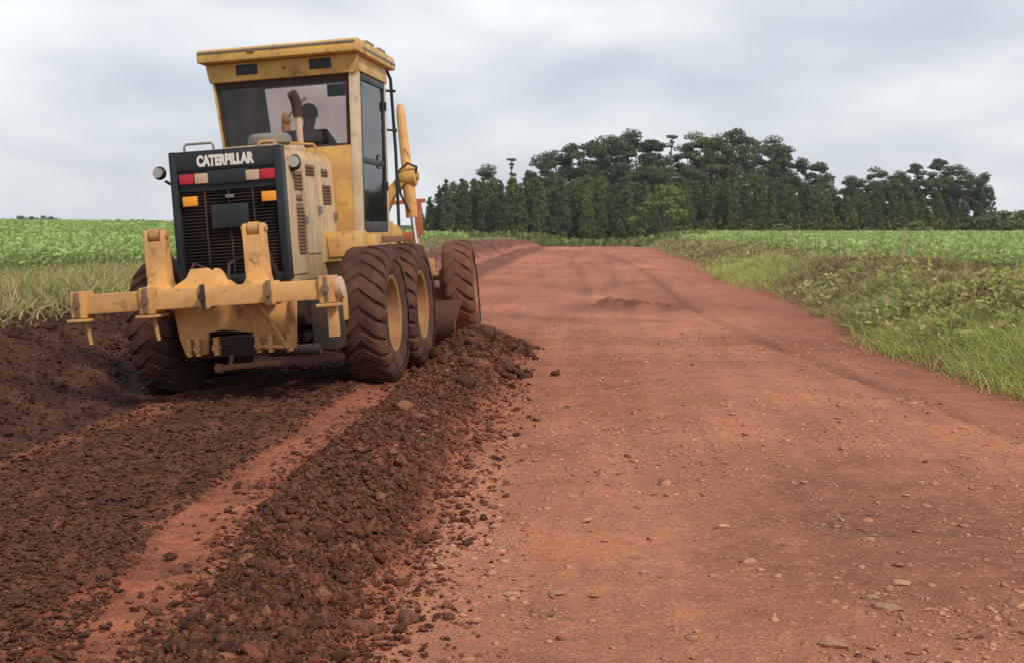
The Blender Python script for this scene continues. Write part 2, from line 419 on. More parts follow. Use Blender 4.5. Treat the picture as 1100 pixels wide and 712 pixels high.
# crop plants: rows of broad-leaved plants, leaf quads in a dome over each plant
def crop(name, xr, yr_fn, label, seed, cover):
    g = np.random.default_rng(seed); C = []; SZ = []; K = []
    y = yr_fn[0]
    for (y0, y1, sp, leaves, lsz) in cover:
        xm0, xm1 = xr(y0, y1)
        xg = np.arange(xm0, xm1, sp); yg = np.arange(y0, y1, sp*.85)
        X, Y = np.meshgrid(xg, yg); X = X.ravel()+g.normal(0, sp*.16, X.size); Y = Y.ravel()+g.normal(0, sp*.25, Y.size)
        # inside the view wedge and inside the field
        u = (X*math.cos(YAW)+Y*math.sin(YAW)); d = -X*math.sin(YAW)+Y*math.cos(YAW)
        ok = (np.abs(u/d) < .60) & yr_fn[1](X, Y); X, Y = X[ok], Y[ok]
        Z = height(X, Y, False)
        pl = .33+.17*g.random(len(X))**2+.16*fbm(X*.25, Y*.2, 3, seed)
        n = leaves
        th = g.uniform(0, 6.28, (len(X), n)); rr = np.sqrt(g.random((len(X), n)))*sp*.62; hh = np.sqrt(g.random((len(X), n)))
        c = np.stack([X[:, None]+rr*np.cos(th), Y[:, None]+rr*np.sin(th), Z[:, None]+pl[:, None]*(hh*(1.05-.35*(rr/(sp*.62))**2))+.02], -1).reshape(-1, 3)
        base = np.array([.38, .54, .165]); alt = np.array([.52, .65, .26]); dk = np.array([.26, .36, .08])
        q = g.random(len(c))[:, None]; k = base*(1-q)+alt*q; k = k*np.repeat(g.uniform(.72, 1.15, (len(X), 1)), n, 0)
        q2 = (ss(.2, .55, fbm(c[:, 0]*.12, c[:, 1]*.06, 3, seed+5)+.25*g.normal(size=len(c))))[:, None]*.6; k = k*(1-q2)+dk*q2
        C.append(c); K.append(k); SZ.append(np.full(len(c), lsz))
    C = np.concatenate(C); K = np.concatenate(K); SZ = np.concatenate(SZ)
    V, F, KK = rand_quads(C, SZ, K, .75, .7, seed)
    return tag(link(name, npmesh(name, V, F, M_crop, KK)), label, 'crop', kind='stuff')
crop('crop_plants', lambda a, b: (6.0, 8+.62*b), (16, lambda X, Y: (X > 7.5+.6*fbm(Y*.3, Y*0, 2, 3)) & (Y < 262)),
     'bright green low crop covering the flat field before the wood', 5,
     [(16, 40, .34, 20, .066), (40, 80, .5, 18, .10), (80, 150, .9, 16, .16), (150, 262, 1.7, 14, .28)])
crop('crop_plants', lambda a, b: (-8-.70*b, -9.0), (22, lambda X, Y: (X < -11.2+.8*fbm(Y*.2, Y*0, 2, 4)) & ~((X > -34) & (Y > 125))),
     'broad-leaved green crop on the rising field beyond the earth bank', 6,
     [(22, 46, .36, 22, .072), (46, 90, .55, 20, .105), (90, 150, .95, 17, .165), (150, 230, 1.7, 15, .28)])

# grass and weeds: bent blades
def blades(X, Y, h, w, lean, col, seed, zoff=0, seg=3, droop=1.0):
    g = np.random.default_rng(seed); n = len(X); Z = height(X, Y, False)-.02+zoff
    az = g.uniform(0, 2*np.pi, n); L = lean*g.uniform(.3, 1.5, n)
    dx, dy = np.cos(az), np.sin(az); fa = g.uniform(0, np.pi, n); sx, sy = np.cos(fa), np.sin(fa)
    V = []
    for k in range(seg+1):
        t = k/seg; off = L*h*t**1.7; zz_ = h*(t - droop*.35*np.clip(L, 0, 1.6)*t*t); ww = w*(1-t)**.7*.5 + w*.04
        c = np.stack([X+dx*off, Y+dy*off, Z+zz_], 1); s_ = np.stack([sx*ww, sy*ww, ww*0], 1)
        V += [c-s_, c+s_]
    V = np.stack(V, 1); m = 2*(seg+1)
    F = np.concatenate([np.arange(n)[:, None]*m+np.array([[2*k, 2*k+1, 2*k+3, 2*k+2]]) for k in range(seg)])
    sh = np.linspace(.8, 1.1, seg+1).repeat(2)  # root-to-tip shading put into the blade colour, darker at the root
    K = (col[:, None, :]*sh[None, :, None])
    return V.reshape(-1, 3), F, K.reshape(-1, 3)
def cat(parts):
    V, F, K, o = [], [], [], 0
    for v, f, k in parts: V.append(v); F.append(f+o); K.append(k); o += len(v)
    return np.concatenate(V), np.concatenate(F), np.concatenate(K)
STRAW = np.array([.60, .47, .25]); GREEN = np.array([.33, .39, .11]); BRIGHT = np.array([.48, .56, .16]); OLIVE = np.array([.46, .44, .16]); BROWN = np.array([.38, .25, .13])
def palette(n, w, g):
    P = np.stack([STRAW, GREEN, BRIGHT, OLIVE, BROWN]); k = g.choice(5, n, p=np.array(w)/sum(w))
    return P[k]*g.uniform(.65, 1.25, (n, 1))
def scatter(n, y0, y1, xa, xb, g, power=1.0):
    Y = 1/(1/y0 + g.random(n)**power*(1/y1-1/y0)) if power > 0 else g.uniform(y0, y1, n)
    return xa(Y)+(xb(Y)-xa(Y))*g.random(n), Y
g = np.random.default_rng(21)
bushy = []
# right bank weeds
n = 46000; X, Y = scatter(n, 12.5, 130, lambda y: edge_r(y)+.25, lambda y: np.maximum(edge_r(y)+3.6, 7.5), g)
t = (X-edge_r(Y))/3.4
cl = fbm(X*.55, Y*.30, 3, 111)
keep = g.random(n) < np.clip(.55+1.4*fbm(X*.9, Y*.7, 3, 113)+.25*t, .05, 1); X, Y, t, cl = X[keep], Y[keep], t[keep], cl[keep]
sizes = (1+.012*Y)
k = palette(len(X), [6, 4, 2.2, 6, .8], g); br = (cl > .12)[:, None]*.6; k = k*(1-br)+palette(len(X), [1, 4, 5, 3, 0], g)*br
st = ((cl < -.12) | (t > .55))[:, None]*.72; k = k*(1-st)+palette(len(X), [4, 1, 0, 4, 3], g)*.86*st
bushy.append(blades(X, Y, g.uniform(.10, .34, len(X))*(1+.6*cl)*(1-.45*t), .022*sizes, 1.9, k, 31))
# broad leaves of weeds among the grass
n = 16000; X, Y = scatter(n, 12.5, 110, lambda y: edge_r(y)+.4, lambda y: edge_r(y)+3.2, g)
keep = fbm(X*.8, Y*.5, 3, 115) > -.02; X, Y = X[keep], Y[keep]; n = len(X)
C = np.stack([X, Y, height(X, Y, False)+.03+.20*g.random(n)], 1)
bushy.append(rand_quads(C, .055*(1+.012*Y), palette(n, [2.5, 4, 2, 5, 1], g), .7, .5, 32))
# lush bright grass tongues at the foot of the bank
for (cx_, cy_, ax, ay, m, hh) in ((4.6, 15.4, .60, 2.8, 11000, .30), (4.15, 18.8, .45, 1.6, 3500, .24), (4.8, 12.6, .8, 1.0, 5000, .32), (4.6, 44, .9, 8.5, 5200, .42)):
    X = cx_+g.normal(0, ax*.5, m); Y = cy_+g.normal(0, ay*.5, m); ok = X > edge_r(Y)-.25; X, Y = X[ok], Y[ok]
    bushy.append(blades(X, Y, g.uniform(.5, 1.1, len(X))*hh, .010*(1+.02*Y), .85, palette(len(X), [2.5, 2, 8, 2, 0], g)*1.1, 33))
# tall dry stalks on the bank top
m = 130; X, Y = scatter(m, 18, 100, lambda y: edge_r(y)+1.6, lambda y: edge_r(y)+4.2, g)
bushy.append(blades(X, Y, g.uniform(.6, 1.0, m), .012*(1+.02*Y), .12, palette(m, [3, 1, 0, 3, 4], g), 34))
V, F, K = cat(bushy)
tag(link('bank_grass', npmesh('bank_grass', V, F, M_grass, K)), 'tangled straw and green weeds over the bank beside the packed road', 'grass', kind='stuff')
# left: weeds between the dark bank and the crop
bushy = []
n = 30000; X, Y = scatter(n, 13, 120, lambda y: -11.6+y*0, lambda y: edge_l(y)-1.75, g)
t = (edge_l(Y)-1.7-X)/5.2
keep = g.random(n) < np.clip(.15+.9*t+1.9*fbm(X*.7, Y*.5, 3, 121), .02, 1); X, Y, t = X[keep], Y[keep], t[keep]
k = palette(len(X), [6, 2.2, .6, 6, 2], g); q = ss(.6, 1.0, t)[:, None]*.35; k = k*(1-q)+palette(len(X), [1, 4, 4, 2, 0], g)*q
bushy.append(blades(X, Y, g.uniform(.08, .26, len(X))*(1-.4*t), .020*(1+.02*Y), 1.5, k, 41))
m = 2600; X = -7.4+g.normal(0, .6, m); Y = 20+g.normal(0, 2.2, m); bushy.append(blades(X, Y, g.uniform(.18, .48, m), .022+0*Y, .8, palette(m, [4, 3, 1.5, 4, 1], g), 45))
m = 160; X, Y = scatter(m, 14, 60, lambda y: -10+y*0, lambda y: edge_l(y)-2.2, g)
bushy.append(blades(X, Y, g.uniform(.5, .85, m), .010*(1+.02*Y), .25, palette(m, [3, 1, 0, 2, 3], g), 42))
V, F, K = cat(bushy)
tag(link('bank_grass', npmesh('bank_grass', V, F, M_grass, K)), 'pale dry weeds between the dark earth bank and the rising crop', 'grass', kind='stuff')
# low scrub in the hollow before the wood
n = 9000; Y = g.uniform(150, 262, n); X = g.uniform(-.13*Y-6, 12+0*Y, n)
keep = fbm(X*.10, Y*.05, 3, 131) > -.10; X, Y = X[keep], Y[keep]; n = len(X)
C = np.stack([X, Y, height(X, Y, False)+g.random(n)**1.4*1.5], 1)
V, F, K = rand_quads(C, .45, palette(n, [.4, 5, 2, 4, .2], g)*.5, .2, .6, 43)
tag(link('undergrowth', npmesh('undergrowth', V, F, M_grass, K)), 'low green scrub in the hollow beyond the road crest', 'scrub', kind='stuff')

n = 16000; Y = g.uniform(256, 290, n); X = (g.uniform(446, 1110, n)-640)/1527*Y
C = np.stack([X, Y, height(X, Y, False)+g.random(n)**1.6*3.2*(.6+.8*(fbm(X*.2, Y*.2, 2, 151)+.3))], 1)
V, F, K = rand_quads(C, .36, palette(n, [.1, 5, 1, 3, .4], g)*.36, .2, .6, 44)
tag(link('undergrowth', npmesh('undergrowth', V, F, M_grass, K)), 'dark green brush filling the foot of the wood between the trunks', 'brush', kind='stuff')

# ------------------------------------------------------------------ simple materials
def paint(name, col, dust=(.36, .17, .09), amount=.35, rough=.5, metal=0, scale=3.0, spec=.4, low=None, streak=False, grime=0.0):
    """painted metal with patchy dirt, scuffs and a fine bump; low=(z0,z1) adds splash dirt climbing up from z0"""
    m = bpy.data.materials.new(name); m.use_nodes = True; t = m.node_tree; b = t.nodes['Principled BSDF']
    tcn = N(t, 'ShaderNodeTexCoord'); src = tcn.outputs['Object']
    if streak:
        mpn = N(t, 'ShaderNodeMapping'); mpn.inputs['Scale'].default_value = (1, 1, .25); t.links.new(src, mpn.inputs[0]); src2 = mpn.outputs[0]
    else: src2 = src
    a = N(t, 'ShaderNodeTexNoise', i_Scale=scale, i_Detail=7.0, i_Roughness=.62); t.links.new(src2, a.inputs['Vector'])
    f = N(t, 'ShaderNodeTexNoise', i_Scale=scale*9, i_Detail=4.0, i_Roughness=.7); t.links.new(src, f.inputs['Vector'])
    fac = ramp(t, a.outputs[0], [(.60-amount*.55, (0, 0, 0)), (.72, (.9,)*3)]).outputs[0]
    fine = ramp(t, f.outputs[0], [(.36, (.90,)*3), (.66, (1.04,)*3)]).outputs[0]
    c = mixc(t, 1.0, col, fine, 'MULTIPLY')
    c = mixc(t, math_(t, 'MULTIPLY', fac, min(1, amount*2.0)), c, dust)
    if grime:
        gn = N(t, 'ShaderNodeTexNoise', i_Scale=scale*2.3, i_Detail=8.0, i_Roughness=.72, i_Distortion=.6); t.links.new(src2, gn.inputs['Vector'])
        gf = ramp(t, gn.outputs[0], [(.55, (0, 0, 0)), (.66, (1, 1, 1))]).outputs[0]
        c = mixc(t, math_(t, 'MULTIPLY', gf, grime), c, (.15, .075, .045))
        geo = N(t, 'ShaderNodeNewGeometry'); pf = ramp(t, math_(t, 'ADD', geo.outputs['Pointiness'], math_(t, 'MULTIPLY', math_(t, 'SUBTRACT', f.outputs[0], .5), .12)), [(.54, (0, 0, 0)), (.60, (1, 1, 1))]).outputs[0]
        c = mixc(t, math_(t, 'MULTIPLY', pf, .35), c, (.17, .10, .06))
    if low:
        sp = N(t, 'ShaderNodeSeparateXYZ'); t.links.new(src, sp.inputs[0])
        mr = N(t, 'ShaderNodeMapRange'); mr.inputs[1].default_value = low[0]; mr.inputs[2].default_value = low[1]; mr.inputs[3].default_value = 1; mr.inputs[4].default_value = 0
        t.links.new(math_(t, 'ADD', sp.outputs[2], math_(t, 'MULTIPLY', math_(t, 'SUBTRACT', a.outputs[0], .5), .9)), mr.inputs[0])
        c = mixc(t, math_(t, 'MULTIPLY', mr.outputs[0], .85), c, dust)
    t.links.new(c, b.inputs['Base Color']); b.inputs['Metallic'].default_value = metal
    rr = N(t, 'ShaderNodeMapRange'); rr.inputs[3].default_value = rough; rr.inputs[4].default_value = min(.95, rough+.4); t.links.new(fac, rr.inputs[0]); t.links.new(rr.outputs[0], b.inputs['Roughness'])
    b.inputs['Specular IOR Level'].default_value = spec
    bp = N(t, 'ShaderNodeBump', i_Strength=.25, i_Distance=.01); t.links.new(f.outputs[0], bp.inputs['Height']); t.links.new(bp.outputs[0], b.inputs['Normal'])
    return m
YEL = (.81, .48, .125); DUST = (.34, .165, .085)
M_yel = paint('yellow_paint', YEL, DUST, .36, .45, grime=.65)
M_yelr = paint('yellow_paint_ripper', (.84, .46, .155), (.36, .165, .08), .36, .5, scale=2.4, grime=.75)
M_hood = paint('dusty_yellow_paint', (.68, .47, .25), (.34, .19, .11), .46, .6, scale=2.2, streak=True, grime=.55)
M_hoodp = paint('faded_panel_paint', (.72, .54, .34), (.34, .20, .12), .44, .65, scale=2.6, streak=True, grime=.6)
M_brownp = paint('brown_grime', (.25, .15, .085), (.16, .08, .05), .4, .8, scale=6)
M_cream = paint('sunlit_cab_paint', (.78, .62, .42), DUST, .25, .5, grime=.4)  # cab yellow paled to cream: look of the sunlit side put into the colour
M_black = paint('black_paint', (.022, .026, .030), (.13, .07, .05), .18, .45, scale=2.5)
M_rad = paint('radiator_core', (.030, .024, .022), (.16, .075, .05), .42, .8, scale=2.0)
M_dark = paint('greasy_dark_metal', (.030, .026, .024), (.12, .055, .038), .4, .7, scale=3)
M_mudm = paint('mud_caked_metal', (.30, .15, .07), (.17, .072, .048), .6, .85, scale=3)
M_dirt = paint('earth_caked_steel', (.11, .05, .035), (.19, .075, .05), .5, .85, scale=3)
M_tyre = paint('muddy_rubber', (.060, .034, .028), (.19, .078, .050), .46, .9, scale=4.0, spec=.2)
M_tyred = paint('mud_caked_rubber', (.10, .048, .036), (.24, .098, .066), .62, .95, scale=2.6, spec=.15)
M_rim = paint('muddy_rim', (.42, .225, .075), (.24, .105, .06), .62, .6, scale=4)
M_chrome = paint('chrome_rod', (.75, .76, .78), (.4, .3, .25), .1, .18, metal=1)
M_white = paint('worn_white_letter', (.80, .74, .66), (.45, .30, .2), .2, .6, scale=14)
M_red = paint('red_lens', (.50, .02, .04), (.35, .06, .06), .2, .3, scale=10)
M_orange = paint('orange_lens', (.95, .36, .03), (.75, .28, .05), .2, .3, scale=10)
M_beige = paint('dusty_clear_lens', (.60, .42, .28), (.45, .28, .18), .3, .35, scale=10)
M_grey = paint('grey_metal', (.22, .20, .18), (.25, .15, .10), .3, .6)
M_lampg = paint('lamp_glass', (.42, .42, .40), (.4, .3, .25), .15, .15)
M_orgp = paint('orange_primer', (.45, .13, .05), (.3, .12, .08), .3, .6)
M_seat = paint('seat_cloth', (.03, .028, .028), (.09, .06, .05), .2, .9)
def glass(name, tint, refl=.10):
    m = bpy.data.materials.new(name); m.use_nodes = True; t = m.node_tree; t.nodes.remove(t.nodes['Principled BSDF'])
    tr = N(t, 'ShaderNodeBsdfTransparent'); tr.inputs[0].default_value = (*tint, 1)
    gl_ = N(t, 'ShaderNodeBsdfGlossy'); gl_.inputs['Roughness'].default_value = .03
    df = N(t, 'ShaderNodeBsdfDiffuse'); df.inputs[0].default_value = (.40, .28, .22, 1)
    nz = N(t, 'ShaderNodeTexNoise', i_Scale=3.0, i_Detail=5.0)
    tcn = N(t, 'ShaderNodeTexCoord'); t.links.new(tcn.outputs['Object'], nz.inputs['Vector'])
    dr = ramp(t, nz.outputs[0], [(.40, (.008,)*3), (.75, (.07,)*3)])
    m1 = N(t, 'ShaderNodeMixShader'); t.links.new(dr.outputs[0], m1.inputs[0]); t.links.new(tr.outputs[0], m1.inputs[1]); t.links.new(df.outputs[0], m1.inputs[2])
    m2 = N(t, 'ShaderNodeMixShader'); lw = N(t, 'ShaderNodeFresnel'); lw.inputs[0].default_value = 1.45
    t.links.new(lw.outputs[0], m2.inputs[0]); t.links.new(m1.outputs[0], m2.inputs[1]); t.links.new(gl_.outputs[0], m2.inputs[2])
    t.links.new(m2.outputs[0], t.nodes['Material Output'].inputs[0]); return m
M_glass = glass('dusty_window_glass', (.86, .80, .77))
M_gdark = glass('tinted_window_glass', (.16, .15, .15))
M_gdoor = glass('door_glass', (.55, .56, .56))

# ------------------------------------------------------------------ motor grader
ROLL = R(3.9); HEAD = R(3.5)
GR = empty('motor_grader', (-3.19, 13.9, 0))
GR.rotation_euler = Euler((0, -ROLL, -HEAD), 'XYZ')
tag(GR, 'muddy yellow motor grader with rear ripper, working along the red dirt road', 'motor grader')
def part(name, mb, mat, parent=GR, ang=38): return mb.build(name, mat, parent, ang)

# wheels -----------------------------------------------------------
def tyre_mesh(rad, wid, lugs, lug_h, mat, seed):
    g = random.Random(seed); mb = MB(); rb = rad-lug_h; h = wid/2; rr = .33
    prof = [(rr, -h*.72), (rr+.05, -h*.86), (rr+.13, -h*.99), (rb-.13, -h*1.0), (rb-.045, -h*.90), (rb-.008, -h*.62), (rb, -h*.25), (rb, h*.25), (rb-.008, h*.62), (rb-.045, h*.90), (rb-.13, h), (rr+.13, h*.99), (rr+.05, h*.86), (rr, h*.72)]
    mb.lathe(prof, (0, 0, 0), 'x', 64, cap=False)
    bm = mb.bm
    path = [(0.0, 0.0, 0), (.25, .055, .0), (.5, .125, 0), (.75, .175, -.004), (.97, .215, -.035), (1.06, .235, -.115)]
    for k in range(lugs):
        for sd in (-1, 1):
            th0 = 2*math.pi*(k+(0.0 if sd > 0 else .12))/lugs
            hw = (.050 if lugs > 20 else .062)*rad/.675; rows = []
            for (f, dth, dr) in path:
                th = th0 - dth; x = sd*f*h; r1 = rad+dr+g.uniform(-.006, .003); r0 = rb-.02+dr
                w = hw*(1.0+.25*f)+g.uniform(-.006, .006); e = w/rad
                def pp(rr_, tt, xx=x): return (xx, -rr_*math.cos(tt), rr_*math.sin(tt))
                rows.append([bm.verts.new(pp(r0, th-e*1.25)), bm.verts.new(pp(r1, th-e*.8)), bm.verts.new(pp(r1, th+e*.8)), bm.verts.new(pp(r0, th+e*1.25))])
            fs = []
            for A, B in zip(rows, rows[1:]):
                for q in range(3): fs.append(bm.faces.new((A[q], A[q+1], B[q+1], B[q])))
            fs.append(bm.faces.new(rows[0])); fs.append(bm.faces.new(rows[-1][::-1]))
            bmesh.ops.recalc_face_normals(bm, faces=fs)
    # mud caked between the lugs: uneven skin
    for v in bm.verts:
        p = v.co; q = math.atan2(p.z, p.y)
        v.co.x += .004*math.sin(q*13+p.x*40); s_ = 1+.006*math.sin(q*7+seed)+.005*math.sin(q*19+p.x*25)+.004*math.sin(q*41+p.x*60)
        v.co.y *= s_; v.co.z *= s_
    return mb.mesh('tyre', mat, 50)
def rim_mesh(mat):
    mb = MB()
    for sd in (1,):
        prof = [(.36, .17), (.375, .185), (.36, .19), (.335, .175), (.315, .10), (.30, .03), (.20, .015), (.185, .05), (.12, .06), (.11, .10), (.0001, .105)]
        mb.lathe(prof, (0, 0, 0), 'x', 40, cap=False)
        prof = [(.36, -.17), (.375, -.185), (.335, -.175), (.31, -.05), (.12, -.04), (.0001, -.04)]
        mb.lathe(prof, (0, 0, 0), 'x', 40, cap=False)
    for k in range(12):
        a = 2*math.pi*k/12; mb.cyl((.01, .225*math.cos(a), .225*math.sin(a)), (.05, .225*math.cos(a), .225*math.sin(a)), .016, n=6)
    return mb.mesh('rim', mat)
T_rear = tyre_mesh(.675, .44, 25, .020, M_tyre, 3); T_front = tyre_mesh(.672, .40, 20, .020, M_tyred, 9); RIM = rim_mesh(M_rim)
for (x, y, front) in ((1.08, 0, 0), (1.08, 1.52, 0), (-1.0, 0, 0), (-1.0, 1.52, 0), (.98, 6.1, 1), (-.98, 6.1, 1)):
    w = empty('wheel', (x, y, .665), (0, 0, 0), GR)
    if x < 0: w.rotation_euler = (0, 0, math.pi)
    ty = link('tyre', T_front if front else T_rear, w); ty.rotation_euler = (random.uniform(0, 6.28), 0, 0)
    if x < 0: ty.rotation_euler.z = math.pi; 
    link('rim', RIM, w)
    if front: w.rotation_euler.y += R(-2 if x > 0 else 2); w.rotation_euler.z += R(5)

# chassis ----------------------------------------------------------
mb = MB()
mb.bb(-.46, .52, -1.02, .9, .62, 1.08, .02)                  # engine cradle
mb.prism([(-1.0, .62), (-1.0, .95), (.2, 1.1), (.2, .5), (-.4, .45)], 'x', -.40, .46, .02)
part('rear_frame', mb, M_dark)
mb = MB(); mb.bb(-.62, -.60+.0, .4, 1.1, .5, .9, .01) if False else None
mb.cyl((-.95, .76, .66), (.95, .76, .66), .17, n=24); mb.ball((0, .76, .66), .30, (1, 1, .95)); mb.bb(-.34, .34, -.5, .5, .40, .62, .04)
part('axle_housing', mb, M_dark)
for sd in (-1, 1):
    mb = MB(); mb.prism([(-.30, .50), (-.22, .86), (.45, .92), (1.05, .92), (1.74, .86), (1.82, .50), (1.5, .40), (0.0, .40)], 'x', sd*.62, sd*.78, .03)
    mb.cyl((sd*.60, .76, .66), (sd*.86, .76, .66), .2); part('tandem_case', mb, M_mudm)
mb = MB()
mb.prism([(2.3, 1.05), (2.3, 1.48), (3.0, 1.62), (4.6, 1.72), (6.0, 1.60), (6.5, 1.35), (6.5, .80), (6.0, .80), (5.6, 1.25), (4.4, 1.40), (3.2, 1.28)], 'x', -.17, .17, .02)
mb.bb(-.42, .42, .9, 2.5, .75, 1.42, .02)
part('main_frame', mb, M_yel)
mb = MB()
mb.prism([(-.85, .50), (-.85, .62), (-.3, .82), (.3, .82), (.85, .62), (.85, .50), (.3, .48), (-.3, .48)], 'y', 5.98, 6.22, .02)
mb.cyl((-.78, 5.85, .84), (.78, 5.85, .84), .035); mb.cyl((-.8, 5.82, .52), (.8, 5.82, .52), .03)
for sd in (-1, 1): mb.bb(sd*.72, sd*.86, 5.80, 6.3, .45, .95, .02)
part('front_axle', mb, M_mudm)
mb = MB(); mb.bb(-.32, .32, 6.45, 6.7, .75, 1.45, .03); mb.bb(-.5, .5, 6.68, 6.8, .7, 1.1, .02); part('front_bumper', mb, M_yel)
mb = MB(); mb.bb(-.55, .52, 6.25, 6.31, 1.90, 1.96, .01); mb.bb(-.50, -.40, 6.22, 6.30, 1.45, 1.90, .01); mb.bb(.36, .46, 6.22, 6.30, 1.45, 1.90, .01); mb.bb(-.45, .42, 6.2, 6.3, 1.40, 1.50, .01)
lb = part('light_bracket', mb, M_orgp)
for sd in (-1, 1):
    mb = MB(); mb.cyl((sd*.36, 6.30, 1.80), (sd*.36, 6.42, 1.80), .07, .09, bev=.01); mb.build('headlight', M_black, lb)

# blade assembly ---------------------------------------------------
mb = MB(); mb.prism([(-.12, 6.0), (.12, 6.0), (.55, 4.1), (.55, 3.6), (-.55, 3.6), (-.55, 4.1)], 'z', .88, 1.02, .02); part('drawbar', mb, M_mudm)
mb = MB(); mb.lathe([(.62, .74), (.78, .74), (.78, .86), (.62, .86), (.62, .74)], (0, 3.8, 0), 'z', 48, cap=False); part('circle', mb, M_mudm)
bl = empty('moldboard', (-.05, 3.85, .02), (0, 0, R(-27)), GR)
mb = MB()
arc = [( -.16*math.sin(math.pi*t)+.05*t, .60*t) for t in [i/10 for i in range(11)]]
poly = [(a, b) for a, b in arc]+[(a+.03, b) for a, b in arc[::-1]]
mb.prism(poly, 'x', -1.65, 1.65, 0); mb.build('blade', M_dirt, bl)
mb = MB(); mb.bb(-1.66, 1.66, .012, .045, -.05, .10, .004); mb.build('cutting_edge', M_grey, bl)
for sx in (-.55, .55):
    mb = MB(); mb.prism([(-.02, .10), (-.10, .35), (-.08, .62), (.05, .80), (.18, .80), (.10, .2)], 'x', sx-.05, sx+.05, .01); mb.build('blade_bracket', M_mudm, bl)
# lift cylinders
for sd in (-1, 1):
    x = sd*.74
    mb = MB(); yb = 3.95
    mb.prism([(sd*.10, 1.42), (sd*.10, 1.66), (sd*.40, 1.97), (sd*.55, 2.10), (x, 2.29), (x, 2.12), (sd*.55, 1.92), (sd*.45, 1.72), (sd*.22, 1.42)][::sd], 'y', yb-.10, yb+.10, .015)
    la = part('lift_arm', mb, M_yel)
    mb = MB(); mb.cyl((x-.10, yb, 2.17), (x+.11, yb, 2.17), .125, bev=.02); mb.cyl((x-.13, yb, 2.17), (x+.14, yb, 2.17), .05); mb.build('pivot', M_yel, la)
    mb = MB(); mb.tube([(x+.10, yb, 2.17+.0), (x+.14, yb-.1, 2.28), (x+.04, yb-.16, 2.33), (x-.10, yb-.15, 2.22), (x-.08, yb-.12, 1.95), (x+.02, yb-.12, 1.72)], .016); mb.build('hydraulic_hose', M_dark, la)
    mb = MB(); top = Vector((x-.035, yb, 3.08)); bot = Vector((x+.02, yb, 1.66))
    mb.tube([top, top.lerp(bot, .03), top.lerp(bot, .10), top.lerp(bot, .55), top.lerp(bot, .62), bot], [.022, .045, .058, .066, .080, .076], 16)
    lc = part('lift_cylinder', mb, M_yelr)
    mb = MB(); mb.cyl(bot, (x+.07, yb, .98), .026, n=14); mb.ball((x+.07, yb, .95), .06); mb.build('piston_rod', M_chrome, lc)
mb = MB(); mb.bb(-.30, .30, 3.2, 3.7, 1.70, 1.98, .03); mb.cyl((.30, 3.5, 1.83), (.52, 3.55, 1.80), .12, bev=.02); mb.bb(.1, .62, 3.35, 3.45, 1.42, 1.62, .02); part('blade_tilt_valve', mb, M_yel)
mb = MB()
for a in range(4): mb.tube([(.30+.04*a, 2.5, 1.45), (.36+.05*a, 2.9, 1.52+.03*a), (.40+.04*a, 3.3, 1.50), (.25, 3.7, 1.62)], .016)
part('hydraulic_hose', mb, M_dark)

# hood -------------------------------------------------------------
HX0, HX1 = -.44, .55
mb = MB()
mb.prism([(HX0, 1.05), (HX1, 1.05), (HX1, 2.22), (HX1-.06, 2.30), (HX0+.06, 2.30), (HX0, 2.22)], 'y', -1.02, .86, .018)
hood = part('engine_hood', mb, M_hood)
for (y0, y1, z0, z1) in ((-.96, -.42, 1.12, 2.16), (-.36, .14, 1.30, 2.20), (.20, .78, 1.20, 2.20)):
    mb = MB(); mb.bb(HX1-.004, HX1+.014, y0, y1, z0, z1, .012); mb.build('side_panel', M_hoodp, hood)
    mb = MB(); mb.bb(HX0-.014, HX0+.004, y0, y1, z0, z1, .012); mb.build('side_panel', M_hoodp, hood)
for (y0, y1, z0, z1) in ((-.74, -.46, 1.90, 2.08), (-.70, -.50, 1.80, 1.86), (-.30, .02, 2.05, 2.16), (.30, .62, 1.78, 1.98), (-.72, -.46, 1.30, 1.78), (.30, .55, 2.06, 2.14)):
    mb = MB(); mb.bb(HX1+.012, HX1+.018, y0, y1, z0, z1, .002)
    z = z0+.02
    while z < z1-.015:
        mb.box((HX1+.024, (y0+y1)/2, z), (.016, y1-y0-.02, .012), (0, R(25), 0), .002, 1); z += .032
    mb.build('vent_louvre', M_brownp, hood)
for (y, z) in ((-.46, 1.62), (.10, 1.72), (.72, 1.66)):
    mb = MB(); mb.box((HX1+.028, y, z), (.02, .04, .09), bev=.006); mb.tube([(HX1+.02, y, z-.03), (HX1+.05, y, z-.03), (HX1+.05, y, z+.03), (HX1+.02, y, z+.03)], .007, 6); mb.build('latch', M_grey, hood)
for x0, x1, y0, y1, z in ((HX0+.02, HX0+.30, -.85, -.85, 2.30), (.20, .36, -.55, -.55, 2.30), (.38, .53, -.1, .3, 2.30)):
    mb = MB(); mb.tube([(x0, y0, z-.01), (x0, y0, z+.06), (x0+.02, y0, z+.085), (x1-.02, y1, z+.085), (x1, y1, z+.06), (x1, y1, z-.01)], .012)
    mb.build('grab_rail', M_yelr if x0 > 0 else M_grey, hood)
mb = MB(); mb.lathe([(.0001, .22), (.18, .215), (.215, .18), (.22, .12), (.19, .10), (.10, .095), (.085, .0)], (.08, .25, 2.30), 'z', 32, cap=False)
mb.lathe([(.09, 0), (.09, .10), (.10, .10), (.10, 0)], (.08, .25, 2.29), 'z', 24, cap=False); mb.build('air_precleaner', M_grey, hood)
mb = MB(); mb.tube([(.345, .42, 2.25), (.345, .42, 2.60), (.345, .42, 2.74)], .035, 14); ex = mb.build('exhaust_stack', M_beige, hood)
mb = MB(); mb.tube([(.345, .42, 2.68), (.34, .42, 2.78), (.33, .40, 2.86), (.31, .36, 2.92)], [.05, .055, .055, .05], 14); mb.build('rain_cap', M_dark, ex)
